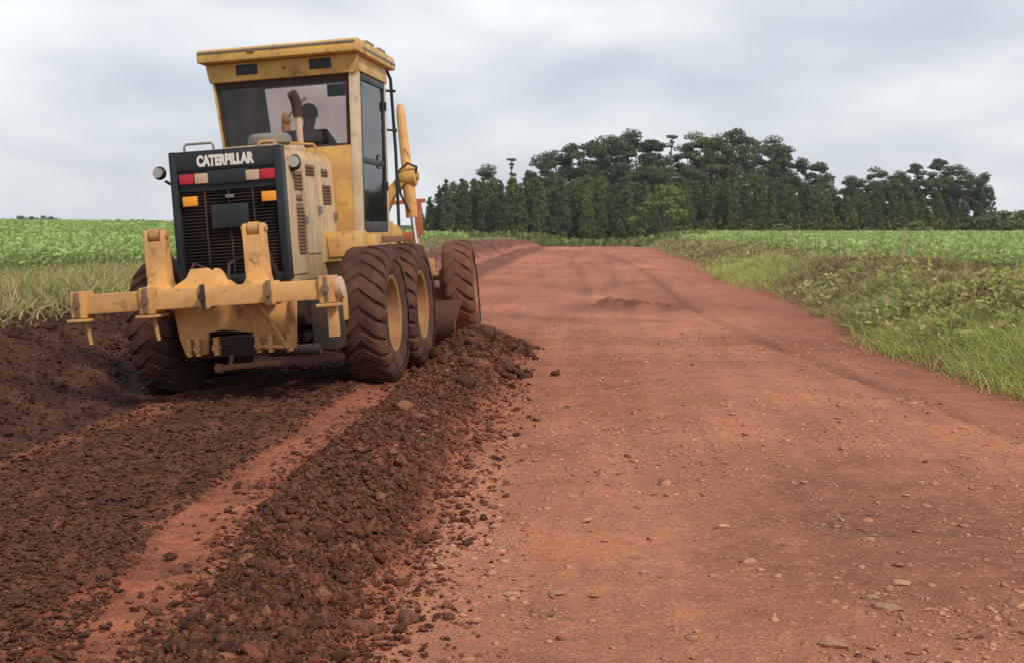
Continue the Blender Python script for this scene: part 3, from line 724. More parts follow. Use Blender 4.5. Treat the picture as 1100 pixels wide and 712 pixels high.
for q in ((-.36, .0, .45, .8, 2.29, 2.38, .02), (.0, .50, -.95, -.5, 2.29, 2.325, .01), (.12, .48, -.2, .10, 2.29, 2.36, .02)):
    mb = MB(); mb.bb(*q); mb.build('hood_cover', M_hoodp, hood)
mb = MB(); mb.cyl((-.30, .3, 2.3), (-.30, .3, 2.42), .06); mb.bb(-.38, -.18, .35, .6, 2.29, 2.36, .01); mb.build('filler_cap', M_mudm, hood)

# grille -----------------------------------------------------------
gy = -1.03
mb = MB(); mb.bb(-.47, -.40, gy-.13, gy, 1.08, 2.30, .015); mb.bb(.51, .585, gy-.13, gy, 1.08, 2.30, .015)
mb.bb(-.403, .513, gy-.128, gy, 2.12, 2.297, .012); mb.bb(-.403, .513, gy-.10, gy, 1.93, 2.123, .008); mb.bb(-.403, .513, gy-.12, gy, 1.08, 1.16, .01)
mb.bb(-.12, .26, gy-.128, gy-.09, 1.985, 2.115, .02)
gl0 = part('radiator_grille', mb, M_black)
mb = MB(); mb.bb(-.40, .51, gy-.03, gy-.005, 1.15, 1.94, .002); mb.build('radiator_core', M_rad, gl0)
mb = MB()
for z in np.arange(1.19, 1.93, .030): mb.box((.055, gy-.060, float(z)), (.915, .040, .007), (R(-25), 0, 0), .002, 1)
for x in (-.17, .055, .28): mb.bb(float(x)-.006, float(x)+.006, gy-.092, gy-.05, 1.155, 1.93, .002)
mb.build('grille_slats', M_rad, gl0)
mb = MB(); mb.bb(-.10, .245, gy-.150, gy-.115, 1.585, 1.80, .02); mb.build('number_plate', M_black, gl0)
mb = MB(); mb.bb(.03, .11, gy-.112, gy-.098, 1.855, 1.885, .004); mb.build('badge', M_grey, gl0)
def lens(nm, x, z, w, h, mat, dy=.108):
    m_ = MB(); m_.bb(x-w/2, x+w/2, gy-dy-.030, gy-dy+.012, z-h/2, z+h/2, .010); return m_.build(nm, mat, gl0)
lens('tail_light', -.315, 2.045, .135, .092, M_red); lens('tail_light', .445, 2.045, .135, .092, M_red)
lens('reversing_light', -.175, 2.045, .125, .092, M_beige); lens('reversing_light', .305, 2.045, .125, .092, M_beige)
lens('turn_signal', -.30, 1.845, .135, .090, M_orange, .10); lens('turn_signal', .44, 1.845, .135, .090, M_orange, .10)
fc = bpy.data.curves.new('letters', 'FONT'); fc.body = 'CATERPILLAR'; fc.size = .128; fc.extrude = .004; fc.offset = .008; fc.align_x = 'CENTER'; fc.align_y = 'CENTER'; fc.space_character = 1.02
fo = bpy.data.objects.new('letters', fc); COL.objects.link(fo)
dg = bpy.context.evaluated_depsgraph_get(); fm = bpy.data.meshes.new_from_object(fo.evaluated_get(dg)); bpy.data.objects.remove(fo)
fm.materials.clear(); fm.materials.append(M_white)
xs_ = [v.co.x for v in fm.vertices]; wd = max(xs_)-min(xs_)
lt = link('lettering', fm, gl0); lt.scale = (.535/wd, 1.0, 1); lt.location = (.06, gy-.133, 2.195); lt.rotation_euler = (R(90), 0, 0)
# work lights
mb = MB(); mb.tube([(-.45, -.9, 2.02), (-.56, -.92, 2.03), (-.60, -.93, 2.06)], .014); mb.ball((-.645, -.93, 2.135), .064, (1, .75, 1)); wl = part('work_light', mb, M_black)
mb = MB(); mb.cyl((-.645, -.975, 2.135), (-.645, -.995, 2.135), .046); mb.build('lens', M_lampg, wl)
mb = MB(); mb.ball((HX1+.06, -.80, 2.15), .068, (.8, .8, 1.1)); mb.tube([(HX1, -.8, 2.08), (HX1+.05, -.8, 2.08)], .014); wl = part('work_light', mb, M_black)
mb = MB(); mb.cyl((HX1+.06, -.85, 2.155), (HX1+.062, -.868, 2.155), .052); mb.build('lens', M_lampg, wl)

# cab --------------------------------------------------------------
CX0, CX1, CY0, CY1 = -.68, .85, .90, 2.45
mb = MB()
mb.bb(CX0, CX1, CY0, CY0+.06, 1.45, 2.40, .012)                       # rear wall
mb.bb(CX0, CX1, CY0+.055, CY1, 1.42, 1.50, .01)                        # floor
mb.bb(CX0, CX0+.05, CY0+.06, CY1, 1.50, 2.0, .01)                      # left lower wall
mb.bb(CX0, CX0+.02, CY0-.004, CY0+.085, 2.38, 3.16, .006)
mb.bb(CX1-.075, CX1+.002, CY0+.08, CY0+.20, 1.45, 3.16, .012)
mb.bb(CX0, CX1, CY1-.04, CY1, 1.50, 1.85, .01)
cab = part('cab', mb, M_yel)
mb = MB(); mb.bb(CX1-.068, CX1+.012, CY0-.006, CY0+.198, 1.46, 3.17, .014); mb.build('corner_pillar', M_cream, cab)
mb = MB(); mb.bb(CX1-.06, CX1+.003, CY1-.10, CY1+.002, 1.47, 3.2, .01); mb.build('corner_pillar', M_cream, cab)
mb = MB()
mb.prism([(CX0-.02, 3.14), (CX1+.02, 3.14), (CX1+.05, 3.33), (CX0-.05, 3.33)], 'y', CY0-.035, CY0+.05, .01)
mb.bb(CX1-.05, CX1+.02, CY0+.05, CY1, 3.17, 3.33, .01); mb.bb(CX0-.02, CX0+.05, CY0+.05, CY1, 3.14, 3.33, .01); mb.bb(CX0+.05, CX1-.05, CY1-.06, CY1, 3.26, 3.33, .01)
mb.build('fascia', M_yel, cab)
mb = MB()
mb.prism([(CY0-.20, 3.335), (CY0-.20, 3.43), (CY0-.14, 3.475), (CY1+.14, 3.475), (CY1+.22, 3.43), (CY1+.22, 3.335)], 'x', CX0-.085, CX1+.085, .018)
rf = mb.build('roof', M_yel, cab)
mb = MB(); mb.bb(CX0-.07, CX1+.07, CY0-.212, CY0-.198, 3.425, 3.445, .003); mb.bb(CX1+.082, CX1+.092, CY0+.1, CY1+.2, 3.385, 3.41, .003); mb.build('roof_seam', M_grey, rf)
for y in (1.25, 1.85): 
    mb = MB(); mb.bb(CX1-.02, CX1+.08, y, y+.34, 3.47, 3.505, .01); mb.build('roof_bracket', M_grey, rf)
for x in (-.285, .50):
    mb = MB(); mb.bb(x-.115, x+.115, CY0-.052, CY0-.028, 3.20, 3.305, .012)
    mb.build('roof_vent', M_black, cab)
mb = MB(); mb.bb(.09, .13, CY0-.052, CY0-.03, 3.23, 3.25, .003); mb.build('bracket', M_mudm, cab)
mb = MB(); mb.bb(-.22, -.14, CY0-.215, CY0-.19, 3.40, 3.43, .006); mb.build('bracket', M_mudm, cab)
mb = MB()
mb.bb(CX0+.022, CX1-.072, CY0+.03, CY0+.07, 3.07, 3.145, .01); mb.bb(CX0+.022, CX0+.05, CY0+.03, CY0+.07, 2.40, 3.075, .006); mb.bb(CX1-.115, CX1-.073, CY0+.03, CY0+.07, 2.40, 3.075, .006); mb.bb(CX0+.11, CX1-.11, CY0+.03, CY0+.07, 2.39, 2.425, .006)
rw = mb.build('rear_window', M_dark, cab)
mb = MB(); mb.bb(CX0+.05, CX1-.11, CY0+.045, CY0+.053, 2.42, 3.075, 0); mb.build('pane', M_glass, rw)
mb = MB(); mb.tube([(.31, CY0+.01, 2.92), (.23, CY0-.005, 2.85), (.10, CY0+.0, 2.73)], [.016, .013, .012]); mb.ball((.09, CY0, 2.70), .045, (1, .6, 1)); mb.build('wiper', M_brownp, rw)
def door(x, sd):
    m_ = MB(); a, b = CY0+.20, CY1-.10
    X0, X1 = (x, x+sd*.045)
    m_.bb(X0, X1, a, a+.085, 1.48, 3.16, .012); m_.bb(X0, X1, b-.06, b, 1.48, 3.16, .012); m_.bb(X0, X1, a+.08, b-.055, 3.09, 3.162, .012); m_.bb(X0, X1, a+.08, b-.055, 1.48, 1.60, .012); m_.bb(X0, X1, a+.08, b-.055, 2.22, 2.28, .008)
    d = m_.build('door', M_black, cab)
    m_ = MB(); m_.bb(x+sd*.018, x+sd*.026, a+.08, b-.055, 1.595, 2.225, 0); m_.bb(x+sd*.018, x+sd*.026, a+.08, b-.055, 2.275, 3.095, 0); m_.build('pane', M_gdoor if sd > 0 else M_gdark, d)
    m_ = MB(); m_.tube([(x+sd*.04, b-.2, 2.2), (x+sd*.075, b-.2, 2.2), (x+sd*.075, b-.2, 2.34), (x+sd*.04, b-.2, 2.34)], .012); m_.build('handle', M_black, d)
    for z in (2.0, 2.9): 
        m_ = MB(); m_.cyl((x+sd*.05, b-.02, z-.05), (x+sd*.05, b-.02, z+.05), .018); m_.build('hinge', M_black, d)
door(CX1-.04, 1); door(CX0+.04, -1)
mb = MB()     # dark lining of the left wall
mb.bb(CX0+.055, CX0+.075, CY0+.05, CY0+.62, 1.5, 3.14, .005); mb.build('inner_lining', M_seat, cab)
mb = MB(); mb.bb(CX0+.055, CX0+.12, CY0+.66, CY0+.86, 1.5, 3.12, .01); mb.build('inner_pillar', M_brownp, cab)
mb = MB(); mb.bb(CX0+.055, CX0+.075, CY0+.90, CY1-.06, 1.5, 3.14, .005); mb.build('inner_lining', M_seat, cab)
mb = MB(); mb.bb(CX0+.05, CX1-.05, CY0+.07, CY1-.06, 3.27, 3.325, .01); mb.build('headliner', M_seat, cab)
mb = MB(); mb.bb(CX0+.0, CX0+.11, CY1-.06, CY1, 1.85, 3.27, .01); mb.bb(CX1-.22, CX1-.0, CY1-.062, CY1, 1.85, 3.27, .01); mb.bb(CX0+.10, CX1-.21, CY1-.05, CY1-.004, 3.22, 3.262, .01); mb.bb(CX0+.10, CX1-.21, CY1-.05, CY1-.004, 1.85, 1.92, .01)
fw_ = mb.build('windscreen', M_brownp, cab)
mb = MB(); mb.bb(CX0+.10, CX1-.21, CY1-.032, CY1-.024, 1.91, 3.23, 0); mb.build('pane', M_glass, fw_)
mb = MB(); mb.bb(.20, .80, CY1-.16, CY1-.12, 3.06, 3.20, .02); mb.ball((.62, CY1-.22, 3.12), .05); mb.bb(.62, .80, CY1-.20, CY1-.10, 2.65, 2.95, .02); mb.build('sun_visor', M_seat, cab)
mb = MB(); mb.bb(-.12, .36, 1.28, 1.72, 1.93, 2.05, .05, 3); mb.box((.12, 1.30, 2.28), (.44, .10, .52), (R(8), 0, 0), .05, 3); mb.bb(.0, .24, 1.4, 1.65, 1.50, 1.94, .02); mb.build('operator_seat', M_seat, cab)
mb = MB(); mb.tube([(.12, 2.25, 1.5), (.12, 2.15, 2.1), (.12, 2.08, 2.34)], .05, 12)
for k in range(5): 
    for sx in (-1, 1): mb.tube([(.12+sx*(.10+.045*k), 2.15, 2.2), (.12+sx*(.11+.05*k), 2.05, 2.42)], .008, 6); mb.ball((.12+sx*(.11+.05*k), 2.05, 2.43), .018, u=8, v=6)
mb.bb(-.22, .46, 2.1, 2.2, 2.08, 2.24, .02); cs = mb.build('control_console', M_dark, cab)
mb = MB(); pts = [(.12+.19*math.cos(a), 2.02+.07*math.sin(a)-.02, 2.44+.17*math.sin(a)*.8) for a in [2*math.pi*i/24 for i in range(25)]]; mb.tube(pts, .014); mb.tube([(.12, 2.08, 2.34), (.12, 2.0, 2.44)], .02); mb.build('steering_wheel', M_black, cs)
# the cab is narrower at the floor than at the roof
done = set()
def taper(o):
    if o.type == 'MESH' and o.data.name not in done:
        done.add(o.data.name)
        for v in o.data.vertices:
            k = max(0, 3.15-v.co.z)
            v.co.x += k*(.085*max(0, .1-v.co.x)/.78 - .045*max(0, v.co.x-.1)/.75)
    for ch in o.children: taper(ch)
taper(cab)
# handrail, steps, side box
mb = MB(); mb.tube([(CX1-.02, CY1+.02, 3.34), (CX1+.00, CY1+.12, 3.33), (CX1+.025, CY1+.18, 3.24), (CX1+.025, CY1+.18, 2.4), (CX1+.0, CY1+.18, 1.55)], .019, 10); mb.tube([(CX1-.03, CY1, 3.1), (CX1+.025, CY1+.18, 3.1), (CX1+.075, CY1+.18, 3.1)], .016); mb.tube([(CX1-.03, CY1, 2.65), (CX1+.025, CY1+.18, 2.65)], .014); mb.ball((CX1+.03, CY1+.18, 2.65), .032); part('handrail', mb, M_black)
mb = MB(); mb.bb(.55, .87, .25, .84, 1.20, 1.50, .02); mb.bb(.60, .92, .86, 1.30, 1.28, 1.46, .015); sb = part('tool_box', mb, M_yel)
mb = MB(); mb.bb(.60, .83, .23, .252, 1.25, 1.46, .006); mb.build('lid', M_yelr, sb)
mb = MB(); mb.bb(.55, .95, 1.3, 2.5, 1.36, 1.43, .01); mb.tube([(.9, 2.3, 1.36), (.98, 2.4, 1.0), (.98, 2.4, .7)], .02); mb.tube([(.9, 2.7, 1.36), (.98, 2.8, 1.0), (.98, 2.8, .7)], .02); mb.bb(.88, 1.0, 2.4, 2.8, .68, .71, .005); mb.bb(.88, 1.0, 2.4, 2.8, .98, 1.01, .005); part('access_step', mb, M_mudm)
mb = MB(); mb.bb(-.90, -.50, .25, 1.3, 1.20, 1.50, .02); part('fuel_tank', mb, M_yel)

# ripper -----------------------------------------------------------
by = -1.76
rip = empty('ripper', (0, 0, 0), (0, 0, 0), GR)
mb = MB(); mb.bb(-1.16, 1.15, by-.09, by+.09, .905, 1.075, .015, 2); mb.build('beam', M_yelr, rip)
for i, x in enumerate((-1.13, -.51, .0, .585, 1.085)):
    mb = MB()
    mb.bb(x-.065, x+.065, by-.125, by+.125, .872, 1.105, .02) if i in (0, 1, 4) else mb.bb(x-.048, x+.048, by-.11, by+.11, .885, 1.092, .02)
    sk = mb.build('shank_holder', M_yelr, rip)
    mb = MB(); mb.cyl((x, by-.14, 1.0), (x, by-.155, 1.0), .035, n=16); mb.bb(x-.02, x+.02, by-.128 if i > 1 else by-.142, by-.10, .885, 1.10, .004); mb.build('slot', M_brownp if i != 2 else M_dark, sk)
    if i in (0, 1):
        mb = MB(); mb.cyl((x+.01, by, .87), (x+.035, by+.02, .64), .026, .018, n=10); mb.bb(x-.10, x+.10, by-.14, by+.14, .845, .868, .004); mb.build('pin', M_yelr, sk)
    if i == 4:
        mb = MB(); mb.bb(x-.09, x+.10, by-.14, by+.14, .845, .87, .004); mb.bb(x-.02, x+.06, by-.05, by+.05, .58, .85, .01); mb.build('shank', M_yelr, sk)
        mb = MB(); mb.cyl((x+.06, by, .99), (x+.125, by, 1.0), .09, .10, n=20, bev=.01); mb.build('end_cap', M_beige, rip)
for x in (-.475, .42):
    for s_ in (-1, 1):
        mb = MB()
        mb.prism([(by+.10, 1.05), (by+.08, 1.52), (by+.11, 1.60), (by+.19, 1.60), (by+.22, 1.50), (by+.27, 1.15), (by+.40, 1.0), (by+.40, .85), (by+.10, .9)], 'x', x+s_*.075-.018, x+s_*.075+.018, .008)
        mb.build('tower_plate', M_yelr, rip)
    mb = MB(); mb.prism([(x-.16, 1.06), (x+.16, 1.06), (x+.11, 1.09), (x+.075, 1.15), (x+.06, 1.50), (x-.06, 1.50), (x-.075, 1.15), (x-.11, 1.09)], 'y', by+.085, by+.13, .006); mb.cyl((x-.112, by+.15, 1.555), (x+.112, by+.15, 1.555), .030); mb.cyl((x-.045, by+.15, 1.555), (x+.045, by+.15, 1.555), .058)
    mb.build('ripper_tower', M_yelr, rip)
    mb = MB(); mb.cyl((x, by+.15, 1.55), (x, by+.68, 1.10), .05, n=16); mb.cyl((x, by+.3, 1.42), (x, by+.72, 1.06), .035); mb.build('ripper_cylinder', M_dark, rip)
mb = MB(); mb.prism([(-.36, 1.07), (.24, 1.07), (.16, 1.13), (.10, 1.215), (.06, 1.235), (.03, 1.20), (-.02, 1.24), (-.16, 1.235), (-.20, 1.16)], 'y', by+.06, by+.16, .012); mb.build('centre_bracket', M_yelr, rip)
mb = MB()
mb.prism([(-.40, .60), (-.45, .92), (.50, .92), (.50, .66), (.40, .62), (.0, .68), (-.14, .66), (-.16, .47), (-.36, .47)], 'y', -1.42, -1.36, .01)
mb.prism([(.30, .48), (.24, .92), (.70, .92), (.66, .48)], 'y', -1.44, -1.40, .01)
mb.build('mounting_plate', M_yelr, rip)
mb = MB()
for (p, q, r_) in (((.33, -1.60, .90), (.34, -1.50, .52), .022), ((.40, -1.62, .90), (.60, -1.50, .50), .022), ((.62, -1.47, .50), (.68, -1.47, .92), .03), ((.34, -1.50, .52), (.62, -1.50, .50), .02)): mb.cyl(p, q, r_, n=10)
mb.build('lower_linkage', M_yelr, rip)
for x in (-.30, -.22, -.05, .34, .45, .62):
    mb = MB(); mb.cyl((x, -1.45, .53), (x, -1.52, .53), .034, n=12); mb.bb(x-.02, x+.02, -1.5, -1.43, .46, .62, .006); mb.build('lug', M_yelr, rip)
mb = MB(); mb.tube([(.16, by+.1, 1.08), (.17, by+.15, 1.26), (.22, by+.3, 1.30), (.32, by+.5, 1.28), (.34, by+.6, 1.1)], .014); mb.tube([(-.28, by+.2, 1.08), (-.2, by+.3, 1.28), (-.1, by+.5, 1.2)], .014); mb.build('hydraulic_hose', M_dark, rip)
mb = MB(); mb.bb(.70, .96, -1.0, -.72, .42, .98, .03); mb.cyl((.3, -1.1, .44), (.8, -1.1, .44), .05); mb.bb(-.3, .55, -1.25, -.9, .42, .60, .03); part('hydraulic_tank', mb, M_dark)
mb = MB(); mb.bb(.74, .98, -.80, -.66, .66, .92, .02); mb.tube([(.78, -.9, .66), (.80, -.9, .50), (.90, -.86, .42)], .03); part('rear_bracket', mb, M_yelr)
mb = MB(); mb.cyl((-.1, -1.3, .33), (.46, -1.3, .35), .028); mb.cyl((-.13, -1.3, .33), (-.07, -1.3, .33), .045); mb.cyl((.0, -1.28, .34), (.0, -1.2, .5), .02); part('tow_bar', mb, M_mudm)

# ------------------------------------------------------------------ operator
M_skin = paint('skin', (.20, .10, .065), (.18, .09, .06), .1, .6)
M_hair = paint('hair', (.018, .014, .012), (.02, .015, .012), .1, .8)
M_shirt = paint('shirt_cloth', (.05, .055, .075), (.07, .06, .06), .2, .9)
M_trous = paint('trouser_cloth', (.04, .04, .05), (.06, .05, .05), .2, .9)
def skinned(name, verts, edges, radii, root, mat, parent=None, lv=2):
    me = bpy.data.meshes.new(name); me.from_pydata(verts, edges, []); o = link(name, me, parent)
    md = o.modifiers.new('s', 'SKIN'); md.use_smooth_shade = True
    sv = me.skin_vertices[0].data
    for i, r_ in enumerate(radii): sv[i].radius = r_ if isinstance(r_, tuple) else (r_, r_); sv[i].use_root = (i == root)
    o.modifiers.new('d', 'SUBSURF').levels = lv; o.modifiers['d'].render_levels = lv
    dg = bpy.context.evaluated_depsgraph_get(); nm = bpy.data.meshes.new_from_object(o.evaluated_get(dg))
    o.modifiers.clear(); o.data = nm; nm.materials.clear(); nm.materials.append(mat); bpy.data.meshes.remove(me); return o
Mg = Matrix.LocRotScale(GR.location, GR.rotation_euler.to_quaternion(), None)
J = dict(pel=(.12, 1.50, 2.13), wst=(.12, 1.50, 2.30), chs=(.13, 1.52, 2.48), nck=(.14, 1.57, 2.66), hd0=(.145, 1.61, 2.72), hd1=(.15, 1.63, 2.80), hd2=(.15, 1.62, 2.87),
  sl=(-.06, 1.55, 2.58), el=(-.13, 1.74, 2.40), wl=(-.05, 1.97, 2.46), hl=(-.035, 2.02, 2.48), sr=(.33, 1.53, 2.57), er=(.40, 1.72, 2.38), wr=(.29, 1.95, 2.46), hr=(.275, 2.0, 2.48),
  pl=(.02, 1.52, 2.11), kl=(.0, 1.92, 2.10), al=(.0, 2.02, 1.66), tl=(.0, 2.16, 1.56), pr=(.22, 1.52, 2.11), kr=(.26, 1.92, 2.10), ar=(.26, 2.02, 1.66), tr=(.26, 2.16, 1.56))
def graph(chains, rad):
    idx = {}; E = []
    for ch in chains:
        for a in ch: idx.setdefault(a, len(idx))
        E += [(idx[a], idx[b]) for a, b in zip(ch, ch[1:])]
    return [J[a] for a in idx], E, [rad[a] for a in idx]
rad = dict(pel=(.15, .11), wst=(.135, .10), chs=(.155, .11), nck=.058, hd0=.066, hd1=.088, hd2=.070, sl=.062, el=.042, wl=.027, hl=.036, sr=.062, er=.042, wr=.027, hr=.036, pl=.085, kl=.06, al=.042, tl=.035, pr=.085, kr=.06, ar=.042, tr=.035)
vv, ee, rr_ = graph([['pel', 'wst', 'chs', 'nck', 'hd0', 'hd1', 'hd2'], ['chs', 'sl', 'el', 'wl', 'hl'], ['chs', 'sr', 'er', 'wr', 'hr'], ['pel', 'pl', 'kl', 'al', 'tl'], ['pel', 'pr', 'kr', 'ar', 'tr']], rad)
op = skinned('person', vv, ee, rr_, 0, M_skin)
# face, ears and fingers joined into the body mesh
mb = MB(); mb.bm.from_mesh(op.data)
mb.ball((.15, 1.722, 2.795), .016, (.8, 1.2, 1.3), 8, 6)
for s_ in (-1, 1): mb.ball((.15+s_*.088, 1.62, 2.80), .026, (.4, .7, 1.2), 8, 6); mb.ball((.15+s_*.032, 1.700, 2.822), .013, u=8, v=6)
mb.box((.15, 1.708, 2.745), (.05, .016, .012), bev=.004)
for hx, sgn in ((-.035, -1), (.275, 1)):
    for k in range(4):
        f = .022*(k-1.5); L = (.062, .074, .070, .055)[k]
        mb.tube([(hx+f, 2.03, 2.49), (hx+f, 2.03+L*.6, 2.505), (hx+f, 2.035+L*.75, 2.485), (hx+f, 2.03+L*.45, 2.455)], [.011, .010, .009, .007], 7)
    mb.tube([(hx-sgn*.03, 2.0, 2.475), (hx-sgn*.055, 2.03, 2.465), (hx-sgn*.05, 2.06, 2.45)], [.013, .011, .008], 7)
nm = mb.mesh('person', M_skin, 80); old = op.data; op.data = nm; bpy.data.meshes.remove(old)
op.matrix_world = Mg
tag(op, 'operator seated in the grader cab, dark hair and dark shirt, hands on the wheel', 'person')
rs = dict(rad); 
for k_ in ('wst', 'pel', 'chs'): rs[k_] = (rad[k_][0]+.02, rad[k_][1]+.02)
for k_ in ('sl', 'sr'): rs[k_] = .078
for k_ in ('el', 'er'): rs[k_] = .056
vv, ee, rr_ = graph([['pel', 'wst', 'chs'], ['chs', 'sl', 'el'], ['chs', 'sr', 'er']], rs); skinned('shirt', vv, ee, rr_, 0, M_shirt, op)
rs = dict(rad, pel=(.165, .125), pl=.10, pr=.10, kl=.075, kr=.075, al=.058, ar=.058)
vv, ee, rr_ = graph([['pel', 'pl', 'kl', 'al'], ['pel', 'pr', 'kr', 'ar']], rs); skinned('trousers', vv, ee, rr_, 0, M_trous, op)
mb = MB(); mb.ball((.15, 1.605, 2.842), .100, (.95, 1.08, .92), 20, 12); mb.build('hair', M_hair, op)

# ------------------------------------------------------------------ lumps of earth in the windrow
def ico(sub):
    b = bmesh.new(); bmesh.ops.create_icosphere(b, subdivisions=sub, radius=1)
    v = np.array([q.co[:] for q in b.verts]); f = np.array([[q.index for q in p.verts] for p in b.faces]); b.free(); return v, f
def lump_shapes(sub, n, seed, amp=.32):
    v, f = ico(sub); out_ = []
    for k in range(n):
        s_ = seed*31+k*7
        d = 1+amp*1.3*(vnoise(v[:, 0]*1.3+k*5.1, v[:, 1]*1.3+v[:, 2]*1.7, s_))+amp*.9*vnoise(v[:, 0]*3+9, v[:, 2]*3+v[:, 1]*2, s_+2)+amp*.6*vnoise(v[:, 0]*6+v[:, 2]*3, v[:, 1]*6+3-v[:, 2]*4, s_+4)
        w = v*d[:, None]
        for c_ in range(3):                              # knock flat faces off the lump
            nrm = np.random.default_rng(s_+c_).normal(size=3); nrm /= np.linalg.norm(nrm); h_ = w@nrm; lim = .55+.1*c_
            w = w-np.clip(h_-lim, 0, None)[:, None]*nrm*.85
        out_.append(w)
    return out_, f
def lumps(X, Y, S_, shapes, f, col, seed, sink=.2, flat=.75, zadd=None):
    g = np.random.default_rng(seed); V = []; F = []; K = []; nv = len(shapes[0])
    Z = height(X, Y)+(0 if zadd is None else zadd)
    for i in range(len(X)):
        w = shapes[g.integers(len(shapes))]*np.array([g.uniform(.75, 1.25), g.uniform(.75, 1.25), g.uniform(.55, 1.0)*flat/.75])*S_[i]
        a, b_ = g.uniform(0, 6.28), g.normal(0, .35); ca, sa, cb, sb_ = math.cos(a), math.sin(a), math.cos(b_), math.sin(b_)
        x, y, z = w[:, 0], w[:, 1]*cb-w[:, 2]*sb_, w[:, 1]*sb_+w[:, 2]*cb
        V.append(np.stack([x*ca-y*sa+X[i], x*sa+y*ca+Y[i], z+Z[i]+S_[i]*(.55-sink)], 1)); F.append(f+i*nv); K.append(np.repeat(col[i][None], nv, 0))
    return np.concatenate(V), np.concatenate(F), np.concatenate(K)
M_clod = soil_mat('clod_earth', 70, 1.0)
s1, f1 = lump_shapes(2, 16, 3, .95); s0, f0_ = lump_shapes(1, 14, 9, .9); s2, f2 = lump_shapes(2, 14, 5, .85)
g = np.random.default_rng(77)
def earth_cols(n, g, pale=.12):
    base = np.array([.152, .056, .034]); c = base*g.uniform(.55, 1.35, (n, 1))*(1+g.normal(0, .05, (n, 3)))
    p = g.random(n) < pale; c[p] = np.array([.27, .115, .065])*g.uniform(.7, 1.3, (p.sum(), 1)); return c
parts_ = []
n = 3600; Y = 1/(1/3.9+g.random(n)*(1/19.0-1/3.9)); X = wr_c(Y)+np.clip(g.normal(.0, .21, n), -.42, .66)*wr_w(Y)
S_ = np.exp(g.normal(math.log(.0155), .36, n)); S_ = np.clip(S_, .009, .034)*(1+.035*np.clip(Y-6, 0, 12))
parts_.append(lumps(X, Y, S_, s1, f1, earth_cols(n, g, .05), 1))
n = 36000; Y = 1/(1/3.9+g.random(n)*(1/19.0-1/3.9)); X = wr_c(Y)+np.clip(g.normal(.0, .23, n), -.45, .75)*wr_w(Y); S_ = np.clip(np.exp(g.normal(math.log(.0080), .38, n)), .0035, .016)*(1+.05*np.clip(Y-6, 0, 12))
parts_.append(lumps(X, Y, S_, s0, f0_, earth_cols(n, g, .06), 11, flat=.7))
n = 260; Y = 1/(1/4.0+g.random(n)*(1/19.0-1/4.0)); X = wr_c(Y)+g.normal(.0, .20, n)*wr_w(Y); S_ = np.clip(np.exp(g.normal(math.log(.024), .3, n)), .016, .040)
parts_.append(lumps(X, Y, S_, s2, f2, earth_cols(n, g, .08), 2))
n = 700; Y = g.uniform(14.0, 18.9, n); X = wr_c(Y)+.02+g.normal(0, .25, n); S_ = np.clip(np.exp(g.normal(math.log(.034), .40, n)), .018, .085)
parts_.append(lumps(X, Y, S_, s2, f2, earth_cols(n, g, .06)*.8, 3))
V, F, K = cat(parts_)
tag(link('windrow', npmesh('windrow', V, F, M_clod, K, True)), 'long ridge of loose brown clods left along the road by the blade', 'earth ridge', kind='stuff')
# crumbs of the graded strip and spill on the road
parts_ = []
n = 26000; Y = 1/(1/4.0+g.random(n)*(1/16-1/4.0)); X = g.uniform(-4.2, -2.20, n)+.17*np.clip(7-Y, 0, 3); S_ = np.clip(np.exp(g.normal(math.log(.0105), .40, n)), .005, .03)*(1+.03*np.clip(Y-6, 0, 10))
v0, f0 = lump_shapes(1, 12, 8, .8)
parts_.append(lumps(X, Y, S_, v0, f0, earth_cols(n, g, .04)*.78, 4, flat=.45))
n = 2200; Y = 1/(1/4.6+g.random(n)*(1/16-1/4.6)); X = np.where(g.random(n) < .4, -.86+np.abs(g.normal(0, .16, n)), wr_c(Y)-.44*wr_w(Y)-np.abs(g.normal(0, .13, n))); S_ = np.clip(np.exp(g.normal(math.log(.011), .5, n)), .005, .035)
parts_.append(lumps(X, Y, S_, v0, f0, earth_cols(n, g, .3), 5, flat=.6))
n = 9000; Y = g.uniform(8, 26, n); X = edge_l(Y)-g.random(n)**.8*2.3; S_ = np.clip(np.exp(g.normal(math.log(.013), .5, n)), .006, .045)
parts_.append(lumps(X, Y, S_, v0, f0, earth_cols(n, g, .02)*.46, 6, flat=.7))
V, F, K = cat(parts_)
tag(link('loose_earth', npmesh('loose_earth', V, F, M_clod, K, False)), 'fine dark crumbs of earth strewn over the graded strip and bank', 'earth', kind='stuff')
# pebbles pressed into the road
n = 22000; Y = 1/(1/4.4+g.random(n)**.9*(1/26-1/4.4)); X = g.uniform(-.8, 4.0, n)
keep = g.random(n) < np.clip(.55+1.6*fbm(X*.8, Y*.5, 3, 141), .06, 1); X, Y = X[keep], Y[keep]; n = len(X)
S_ = np.clip(np.exp(g.normal(math.log(.0115), .5, n)), .005, .045)
c = np.array([.46, .23, .14])*g.uniform(.75, 1.3, (n, 1)); dk = g.random(n) < .05; c[dk] = np.array([.20, .08, .052])*g.uniform(.7, 1.3, (dk.sum(), 1))
V, F, K = lumps(X, Y, S_, v0, f0, c, 7, sink=.50, flat=.36)
M_peb = soil_mat('pebble', 90, .5)
tag(link('gravel', npmesh('gravel', V, F, M_peb, K, True)), 'small pale pebbles pressed into the packed red road', 'gravel', kind='stuff')

